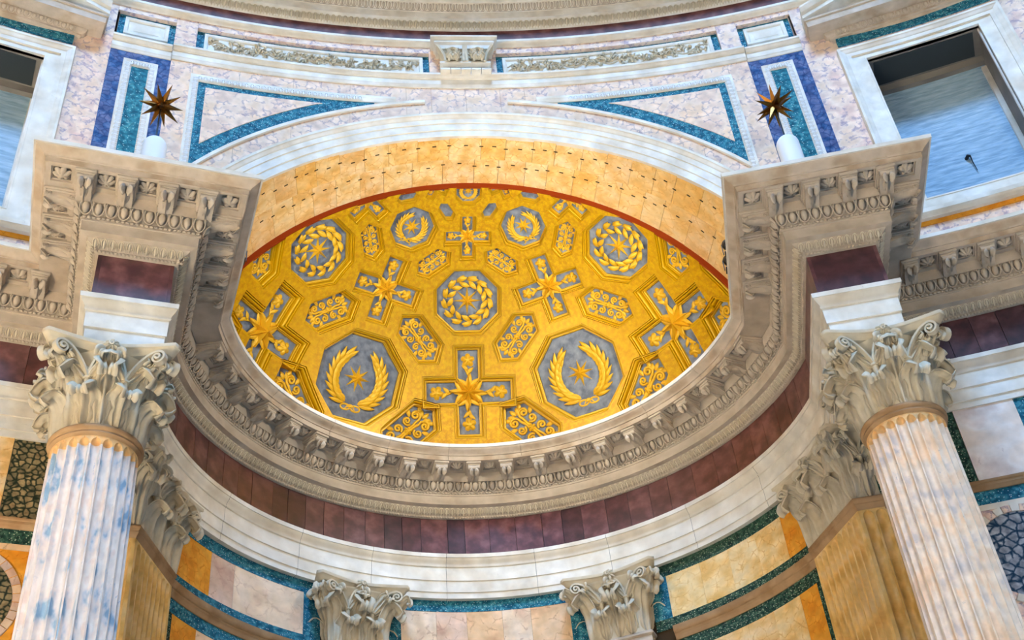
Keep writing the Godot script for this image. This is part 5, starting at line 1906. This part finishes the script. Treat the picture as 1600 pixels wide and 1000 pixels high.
		var dd := MB.new()
		var rw := []
		for q in [0.0, 0.3, 0.625]:
			var row := PackedVector3Array()
			for j in 48:
				var a := TAU * j / 48
				row.append(r.at(cs + sin(a) * q, cy + cos(a) * q, 0.010))
			rw.append(row)
		dd.grid(rw, true, false, true)
		piece(o, "roundel_disc", dd.mesh(M.green_breccia if side < 0 else M.grey_breccia), Transform3D(), "breccia roundel")


# ---------------------------------------------------------------- columns, pilasters, corner piers
func flute_depth(x: float, half: float) -> float:
	return sqrt(maxf(0.0, 1.0 - x * x / (half * half))) if absf(x) < half else 0.0


# one hollow flute with a round head, and the flat fillet to its right; at(c, depth, y) gives a point of the surface
func flute(m: MB, at: Callable, c: float, pitch: float, half: float, depth: float, ys: Array, hollow := true) -> void:
	var rows := []
	var fil := []
	for y in ys:
		var wf := 0.0
		if y < -0.03: wf = sqrt(1.0 - pow(clampf((y + 0.115) / 0.085, 0.0, 1.0), 2.0))
		var row := PackedVector3Array()
		for j in 9:
			var u := j / 4.0 - 1.0
			row.append(at.call(c + u * half * wf * pitch, depth * wf * sqrt(maxf(0.0, 1.0 - u * u)), y))
		rows.append(row)
		fil.append(PackedVector3Array([at.call(c + half * wf * pitch, 0.0, y), at.call(c + 0.5 * pitch, 0.0, y), at.call(c + (1.0 - half * wf) * pitch, 0.0, y)]))
	if hollow: m.grid(rows)
	m.grid(fil)


func columns() -> void:
	for side in [-1.0, 1.0]:
		var nm := "left" if side < 0 else "right"
		var o := node("column", ["fluted column of white marble clouded with blue, left of the apse, under its carved capital", "fluted column of warm white and pinkish marble, right of the apse, under its carved capital"][int(side > 0)], "column", "", Vector3.ZERO, "")
		var xf := bay_xf(side, 0.13, 1.70, 0.0)
		o.transform = xf
		var ht := H0 - 3.72
		o.position.y = 0.0
		var sm: Material = M.shaft_left if side < 0 else M.shaft_right
		var m := MB.new()
		var ys := [0.0, -0.031, -0.036, -0.045, -0.06, -0.08, -0.115, -0.2, -0.5, -1.0, -1.6, -2.2, -2.8, -3.6, -5.0, -7.0, -9.3]
		var heads := MB.new()
		var at_round := func(a: float, d: float, y: float) -> Vector3:
			var rad: float = 0.515 + 0.065 * pow(clampf(-y / 9.0, 0, 1), 0.9) - d
			return Vector3(sin(a) * rad, ht - 0.09 + y, cos(a) * rad)
		for i in 24: flute(heads, at_round, TAU * i / 24.0, TAU / 24.0, 0.43, 0.062, ys.slice(0, 7))
		for i in 24: flute(m, at_round, TAU * i / 24.0, TAU / 24.0, 0.43, 0.062, ys.slice(6))
		piece(o, "flute_heads", heads.mesh(M.ochre_marble), Transform3D(), "ochre-stained rounded heads of the flutes")
		piece(o, "shaft", m.mesh(sm))
		m = MB.new()
		var y0 := ht
		m.turned([[Vector2(0.50, y0 + 0.06), Vector2(0.53, y0 + 0.06)], [Vector2(0.53, y0 + 0.06), Vector2(0.555, y0 + 0.05), Vector2(0.568, y0 + 0.025), Vector2(0.568, y0 + 0.005), Vector2(0.555, y0 - 0.02), Vector2(0.535, y0 - 0.03)], [Vector2(0.535, y0 - 0.03), Vector2(0.545, y0 - 0.035), Vector2(0.545, y0 - 0.055)], [Vector2(0.545, y0 - 0.055), Vector2(0.525, y0 - 0.07), Vector2(0.515, y0 - 0.095)]], 64)
		piece(o, "astragal", m.mesh(M.brown_marble), Transform3D(), "brownish neck ring")
		# attic base
		m = MB.new()
		m.turned([[Vector2(0.58, 0.75), Vector2(0.62, 0.68)], [Vector2(0.62, 0.68), Vector2(0.67, 0.66), Vector2(0.69, 0.62), Vector2(0.67, 0.57), Vector2(0.63, 0.55)], [Vector2(0.63, 0.55), Vector2(0.61, 0.5), Vector2(0.64, 0.44), Vector2(0.68, 0.42)], [Vector2(0.68, 0.42), Vector2(0.75, 0.40), Vector2(0.78, 0.33), Vector2(0.75, 0.25), Vector2(0.7, 0.22)]], 48)
		m.box(Vector3(0, 0.11, 0), Vector3(1.56, 0.22, 1.56), 0.02)
		piece(o, "base", m.mesh(M.marble))
		var pl := Plan.new()
		pl.r = 0.5
		capital(o, pl, ht + 0.06, 0.0, 4.0, M.carved_marble)
	# apse pilasters
	for side in [-1.0, 1.0]:
		var w := Surf.new(0, ZC, 5.12)
		var f := w.frame(deg_to_rad(26.4) * 5.12 * side, 0.0, 0.0)
		var o := node("pilaster", "pilaster against the apse wall %s of its middle, acanthus capital, seen from the neck up" % ("left" if side < 0 else "right"), "pilaster", "", Vector3.ZERO)
		o.transform = Transform3D(f.basis, f.origin * Vector3(1, 0, 1))
		var ht := H0 - 3.72
		var m := MB.new()
		var rows := []
		var prof := PackedVector2Array()
		for i in 7:
			var x0 := -0.52 + 1.04 * i / 7.0
			for j in 9:
				var u := j / 8.0
				prof.append(Vector2(x0 + 1.04 / 7.0 * u, 0.20 - 0.035 * flute_depth(u - 0.5, 0.38)))
		for y in [ht - 0.12, 0.75]:
			var row := PackedVector3Array()
			for q in prof: row.append(Vector3(q.x, y, q.y))
			rows.append(row)
		m.grid(rows)
		m.box(Vector3(0, (ht + 0.75) / 2, 0.05), Vector3(1.04, ht - 0.75, 0.26), 0.0)
		m.box(Vector3(0, 0.37, 0.1), Vector3(1.2, 0.75, 0.4), 0.03)
		piece(o, "shaft", m.mesh(M.anta_giallo))
		m = MB.new()
		m.box(Vector3(0, ht - 0.07, 0.08), Vector3(1.08, 0.12, 0.3), 0.0)
		m.box(Vector3(0, ht + 0.02, 0.08), Vector3(1.14, 0.08, 0.37), 0.025)
		piece(o, "astragal", m.mesh(M.aged_marble))
		var pl := Plan.new()
		pl.mode = "square"; pl.r = 0.53
		var holder := Node3D.new()
		holder.name = "capital"
		holder.position = Vector3(0, 0, -0.30)
		o.add_child(holder, true)
		capital(holder, pl, ht + 0.06, -0.25, 1.25, M.carved_marble, 1.0)
	# corner piers where the apse opens: one face along the apse, one along the rotunda wall
	for side in [-1.0, 1.0]:
		var o := node("corner_pier", "fluted yellow marble corner pier behind the %s column, turning into the apse" % ("left" if side < 0 else "right"), "pier", "", Vector3.ZERO)
		var ht := H0 - 3.72
		var c := Vector2(4.985, 0.52); var s1 := Vector2(4.72, -0.86); var f1 := c + Vector2(0.97, 0.245) * 0.98
		o.position = Vector3(c.x * side, 0, c.y)
		var pts := PackedVector2Array([s1 - c, Vector2.ZERO, f1 - c])
		if side < 0: pts = PackedVector2Array([Vector2(-(f1 - c).x, (f1 - c).y), Vector2.ZERO, Vector2(-(s1 - c).x, (s1 - c).y)])
		var pl := Plan.new()
		pl.mode = "poly"; pl.pts = pts; pl.faces = 2
		var m := MB.new()
		var ys := [0.0, -0.031, -0.036, -0.045, -0.06, -0.08, -0.115, -0.2, -2.0, -5.0, -9.3]
		for k in 2:
			var nf := 8 if k == (0 if side > 0 else 1) else 5
			var at_flat := func(f: float, d: float, y: float) -> Vector3:
				var q := pl.aba(k + clampf(f, 0.0, 0.9999), 0.0) - pl.face_n(k) * d
				return Vector3(q.x, ht - 0.12 + y, q.z)
			for i in range(-1, nf): flute(m, at_flat, 0.04 + 0.92 * (i + 0.5) / nf, 0.92 / nf, 0.42, 0.08, ys, i >= 0)
			for e in [[0.0, 0.04 - 0.0735 / nf], [0.96 + 0.0735 / nf, 0.9999]]:
				m.grid([PackedVector3Array([at_flat.call(e[0], 0.0, 0.0), at_flat.call(e[1], 0.0, 0.0)]), PackedVector3Array([at_flat.call(e[0], 0.0, -9.3), at_flat.call(e[1], 0.0, -9.3)])])
		piece(o, "shaft", m.mesh(M.anta_giallo))
		m = MB.new()
		var rows := []
		for q in [[-0.05, 0.06], [0.03, 0.06], [0.055, 0.045], [0.065, 0.015], [0.055, -0.015], [0.03, -0.03], [0.04, -0.04], [0.035, -0.065], [0.01, -0.10], [0.0, -0.13]]:
			var row := PackedVector3Array()
			for k in 3:
				var p := pl.corner(k, q[0])
				if k != 1: p = Vector3(pts[k].x, 0, pts[k].y) + pl.face_n(0 if k == 0 else 1) * q[0]
				row.append(Vector3(p.x, ht + q[1], p.z))
			rows.append(row)
		for k in 2:
			var rr := []
			for row in rows: rr.append(PackedVector3Array([row[k], row[k + 1]]))
			m.grid(rr)
		piece(o, "astragal", m.mesh(M.brown_marble))
		capital(o, pl, ht + 0.06, 0.0, 2.0, M.carved_marble, 0.9)


# ---------------------------------------------------------------- things on the cornice
func ornaments() -> void:
	for side in [-1.0, 1.0]:
		var nm := "left" if side < 0 else "right"
		var u := 0.015 if side < 0 else 0.0
		var xf := bay_xf(side, u, 1.20, H0 + 0.04)
		var o := node("pedestal", "round-topped white pedestal on the %s cornice block, below the bronze star" % nm, "pedestal", "", xf.origin)
		var m := MB.new()
		var pr := [Vector2(0.0, 2.52)]
		for i in 9: pr.append(Vector2(0.19 * sin((i + 1) / 9.0 * PI / 2), 2.33 + 0.19 * cos((i + 1) / 9.0 * PI / 2)))
		m.turned([pr, [Vector2(0.19, 2.33), Vector2(0.19, 1.2), Vector2(0.19, 0.12)], [Vector2(0.19, 0.12), Vector2(0.24, 0.10), Vector2(0.24, 0.0)]], 32)
		piece(o, "shaft", m.mesh(M.white_plaster))
		var so := node("star_ornament", "bronze many-pointed star on a thin rod above the %s white pedestal" % nm, "star", "", xf.origin + Vector3(0, 2.52, 0))
		m = MB.new()
		m.tube(PackedVector3Array([Vector3(0, 0.001, 0), Vector3(0, 0.84, 0)]), PackedFloat32Array([0.014]), 8)
		piece(so, "rod", m.mesh(M.dark_metal))
		var st := Node3D.new()
		st.name = "star"
		st.position = Vector3(0, 0.82, 0)
		st.basis = Basis.from_euler(Vector3(0.3, 0.5 + side * 0.4, 0.2))
		so.add_child(st, true)
		var gr := (1.0 + sqrt(5.0)) / 2.0
		var dirs := []
		for a in [-1.0, 1.0]:
			for b in [-gr, gr]:
				dirs.append(Vector3(0, a, b)); dirs.append(Vector3(a, b, 0)); dirs.append(Vector3(b, 0, a))
		for a in [-1.0, 1.0]:
			dirs.append(Vector3(1, 1, 1) * a); dirs.append(Vector3(-1, 1, 1) * a); dirs.append(Vector3(1, -1, 1) * a); dirs.append(Vector3(1, 1, -1) * a)
		var sp := MB.new()
		for i in 4:
			var a0 := TAU * i / 4; var a1 := TAU * (i + 1) / 4
			sp.tri(Vector3(cos(a0) * 0.068, 0.05, sin(a0) * 0.068), Vector3(0, 0.40, 0), Vector3(cos(a1) * 0.068, 0.05, sin(a1) * 0.068))
		var spm := sp.mesh(M.bronze)
		for d in dirs:
			var y: Vector3 = d.normalized()
			var x := y.cross(Vector3(0.3, 0.7, 0.2)).normalized()
			piece(st, "spike", spm, Transform3D(Basis(x, y, x.cross(y)), Vector3.ZERO))
		var co := MB.new()
		co.turned([[Vector2(0, 0.085), Vector2(0.06, 0.06), Vector2(0.085, 0.0), Vector2(0.06, -0.06), Vector2(0, -0.085)]], 12)
		piece(st, "core", co.mesh(M.bronze))
	# floodlights at the inner edges of the blocks
	for q in [[1.0, 1.42, "right", "upper of two floodlights at the inner edge of the right cornice block", 0.6], [1.0, 1.05, "right", "lower of two floodlights at the inner edge of the right cornice block", 0.6], [-1.0, 1.42, "left", "small dark floodlight at the inner edge of the left cornice block", 0.9]]:
		var xf := bay_xf(q[0], -HF - 0.93, q[1], H0 + 0.04)
		var o := node("floodlight", q[3], "floodlight", "", xf.origin)
		o.basis = xf.basis
		var m := MB.new()
		m.box(Vector3(0, 0.015, 0), Vector3(0.16, 0.03, 0.16), 0.008)
		for s in [-1.0, 1.0]: m.box(Vector3(s * 0.095, 0.12, 0), Vector3(0.012, 0.2, 0.04), 0.003)
		piece(o, "bracket", m.mesh(M.dark_metal))
		m = MB.new()
		m.turned([[Vector2(0.075, 0.10), Vector2(0.085, 0.10)], [Vector2(0.085, 0.10), Vector2(0.085, -0.02), Vector2(0.06, -0.10), Vector2(0.0, -0.11)]], 20)
		var hx := Transform3D(Basis(Vector3.RIGHT, -0.7) , Vector3(0, 0.2, 0))
		piece(o, "lamp_head", m.mesh(M.dark_metal), hx)
		m = MB.new()
		m.turned([[Vector2(0.0, 0.095), Vector2(0.076, 0.09)]], 20)
		piece(o, "lens", m.mesh(M.lens), hx)
		var sp := SpotLight3D.new()
		sp.name = "lamp_light"
		sp.light_color = Color(1.0, 0.97, 0.9)
		sp.light_energy = FLOOD * q[4]
		sp.spot_range = 40.0
		sp.spot_angle = 62.0
		sp.spot_angle_attenuation = 0.9
		sp.spot_attenuation = 2.0
		sp.light_size = 0.15
		sp.shadow_enabled = true
		var from: Vector3 = xf.origin + Vector3(-0.10 * q[0], 0.34, -0.05)
		var aim := Vector3(-2.6 * q[0], H0 + 2.6, -4.2)
		o.add_child(sp, true)
		sp.transform = o.transform.affine_inverse() * Transform3D(Basis.looking_at(aim - from, Vector3.UP), from)
	# hook left in the right window's back board
	var w := Surf.new(0, RR, RR)
	var hk := node("hook", "iron hook hanging from the blue back board of the right window", "hook", "", w.at(deg_to_rad(22.85) * RR, H0 + 3.02, -0.84))
	var hm := MB.new()
	hm.tube(PackedVector3Array([Vector3(0, 0, -0.02), Vector3(0, 0.0, 0.06), Vector3(0.02, -0.03, 0.09)]), PackedFloat32Array([0.035, 0.035, 0.02]), 7)
	hm.tube(PackedVector3Array([Vector3(0.02, -0.03, 0.09), Vector3(0.03, -0.16, 0.07), Vector3(0.06, -0.36, 0.05)]), PackedFloat32Array([0.014, 0.01, 0.006]), 6)
	piece(hk, "shank", hm.mesh(M.dark_metal))


# ---------------------------------------------------------------- the rest of the rotunda, behind and above the camera
func shell_room() -> void:
	var o := node("floor", "pale yellow marble floor of the rotunda", "floor", "structure")
	var m := MB.new()
	m.lathe(PackedVector2Array([Vector2(0, 0), Vector2(12, 0), Vector2(23.2, 0)]), 64, Vector3(0, 0, RR))
	m.lathe(PackedVector2Array([Vector2(23.2, -0.4), Vector2(0, -0.4)]), 64, Vector3(0, 0, RR))
	m.box(Vector3(0, -0.2, -1.0), Vector3(13, 0.4, 11.0))
	piece(o, "paving", m.mesh(M.floor_stone))
	o = node("wall_rear", "plain round wall of the rotunda behind the viewer", "wall", "structure")
	m = MB.new()
	var a0 := PI - 0.60
	var da := 0.113      # half the doorway's angle
	for q in [RR + 0.12, RR + 1.2]:
		m.lathe(PackedVector2Array([Vector2(q, H0 + 9.3), Vector2(q, 0)]), 60, Vector3(0, 0, RR), -a0, -da)
		m.lathe(PackedVector2Array([Vector2(q, H0 + 9.3), Vector2(q, 0)]), 60, Vector3(0, 0, RR), da, a0)
		m.lathe(PackedVector2Array([Vector2(q, H0 + 9.3), Vector2(q, 7.6)]), 8, Vector3(0, 0, RR), -da, da)
	var zd := RR + RR * cos(da)
	var xd := (RR + 0.12) * sin(da)
	m.quad(Vector3(-xd, 0, zd), Vector3(-xd, 0, zd + 1.3), Vector3(-xd, 7.6, zd + 1.3), Vector3(-xd, 7.6, zd))
	m.quad(Vector3(xd, 0, zd + 1.3), Vector3(xd, 0, zd), Vector3(xd, 7.6, zd), Vector3(xd, 7.6, zd + 1.3))
	m.quad(Vector3(-xd, 7.6, zd), Vector3(-xd, 7.6, zd + 1.3), Vector3(xd, 7.6, zd + 1.3), Vector3(xd, 7.6, zd))
	piece(o, "masonry", m.mesh(M.rotunda_stone))
	# the open entrance opposite the apse, and the daylight of the square that comes in by it
	o = node("door_1", "tall open entrance doorway with folded bronze leaves opposite the apse", "door", "structure", Vector3(0, 0, zd))
	for s in [-1.0, 1.0]:
		var g := MB.new()
		g.box(Vector3(s * (xd - 0.08), 3.7, 0.7), Vector3(0.12, 7.3, 1.1), 0.02)
		piece(o, "leaf", g.mesh(M.bronze))
		g = MB.new()
		g.box(Vector3(s * (xd + 0.22), 3.9, -0.1), Vector3(0.45, 7.9, 0.3), 0.03)
		piece(o, "jamb", g.mesh(M.marble))
	var gl := MB.new()
	gl.box(Vector3(0, 7.85, -0.1), Vector3(2 * xd + 0.9, 0.5, 0.35), 0.03)
	piece(o, "lintel", gl.mesh(M.marble))
	o = node("wall_core", "rough masonry core behind the apse and the marble facing", "wall", "structure")
	m = MB.new()
	# behind the facing left and right of the arch, round the apse and over the half dome
	for s in [-1.0, 1.0]:
		m.lathe(PackedVector2Array([Vector2(RR + 1.15, H0 + 9.3), Vector2(RR + 1.15, -0.2)]), 24, Vector3(0, 0, RR), PI + s * 0.27, PI + s * 0.64)
	m.lathe(PackedVector2Array([Vector2(RR + 0.25, H0 + 9.3), Vector2(RR + 0.25, H0 + 5.2)]), 24, Vector3(0, 0, RR), PI - 0.3, PI + 0.3)
	m.lathe(PackedVector2Array([Vector2(0.0, H0 + 5.3), Vector2(6.1, H0 + 5.3), Vector2(6.1, -0.2)]), 48, Vector3(0, 0, -0.4), PI / 2, PI * 1.5)
	piece(o, "masonry", m.mesh(M.rotunda_stone))
	o = node("ceiling", "great rotunda dome with its open round oculus overhead", "dome", "structure", Vector3(0, H0 + 9.0, 0))
	m = MB.new()
	for r in [21.8, 23.2]:
		var pr := PackedVector2Array()
		for i in 25:
			var t := lerpf(asin(4.45 / r), PI / 2, i / 24.0)
			pr.append(Vector2(sin(t) * r, cos(t) * r))
		m.lathe(pr, 96, Vector3(0, 0, RR))
	m.lathe(PackedVector2Array([Vector2(4.45, sqrt(23.2 * 23.2 - 4.45 * 4.45)), Vector2(4.45, sqrt(21.8 * 21.8 - 4.45 * 4.45))]), 64, Vector3(0, 0, RR))
	m.lathe(PackedVector2Array([Vector2(21.0, 0.2), Vector2(23.4, 0.2)]), 96, Vector3(0, 0, RR))
	piece(o, "shell", m.mesh(M.rotunda_stone))


func _ready() -> void:
	rng.seed = 20240611
	# camera
	var cam := Camera3D.new()
	cam.name = "camera"
	cam.fov = rad_to_deg(2.0 * atan(500.0 / 1876.8))
	cam.near = 0.1; cam.far = 200.0
	var b := Basis(Vector3.UP, -0.1369) * Basis(Vector3.RIGHT, 0.6913) * Basis(Vector3.BACK, -0.1075)
	cam.transform = Transform3D(b, Vector3(-1.6297, H0 - 12.2381, 14.9394))
	add_child(cam)
	cam.current = true
	# sky, seen only through the oculus
	var env := Environment.new()
	env.background_mode = Environment.BG_SKY
	var sky := Sky.new()
	var ps := ProceduralSkyMaterial.new()
	ps.sky_top_color = Color(0.36, 0.56, 0.9); ps.sky_horizon_color = Color(0.66, 0.76, 0.9)
	ps.ground_bottom_color = Color(0.3, 0.28, 0.25); ps.ground_horizon_color = Color(0.6, 0.62, 0.62)
	ps.sky_energy_multiplier = 1.0
	sky.sky_material = ps
	env.sky = sky
	env.tonemap_mode = Environment.TONE_MAPPER_LINEAR
	env.tonemap_exposure = EXPOSURE
	env.sdfgi_enabled = true; env.ssao_enabled = true; env.ssil_enabled = true
	var we := WorldEnvironment.new()
	we.name = "world_environment"
	we.environment = env
	add_child(we)
	# the sun through the oculus, and the oculus itself as a window of sky light
	var sun := DirectionalLight3D.new()
	sun.name = "sun"
	sun.light_color = Color(1.0, 0.955, 0.86)
	sun.light_energy = SUN
	sun.shadow_enabled = true
	var spot := Vector3(-13.0, 0.0, 15.0)
	add_child(sun)
	sun.look_at_from_position(Vector3(0, H0 + 30.5, RR), spot, Vector3.FORWARD)
	var oc := AreaLight3D.new()
	oc.name = "oculus_skylight"
	oc.area_size = Vector2(7.9, 7.9)
	oc.light_color = Color(0.56, 0.77, 1.0)
	oc.light_energy = OCULUS
	oc.area_range = 90.0
	oc.shadow_enabled = true
	oc.transform = Transform3D(Basis(Vector3.RIGHT, -PI / 2), Vector3(0, H0 + 30.2, RR))
	add_child(oc)
	var dl := AreaLight3D.new()
	dl.name = "doorway_daylight"
	dl.area_size = Vector2(4.5, 7.3)
	dl.light_color = Color(1.0, 0.91, 0.74)
	dl.light_energy = DOOR
	dl.area_range = 90.0
	dl.shadow_enabled = true
	dl.transform = Transform3D(Basis(), Vector3(0, 3.75, RR + RR - 0.25))
	add_child(dl)
	make_materials()
	shell_room()
	entablatures()
	dome()
	arch()
	attic()
	windows()
	lower_walls()
	columns()
	ornaments()
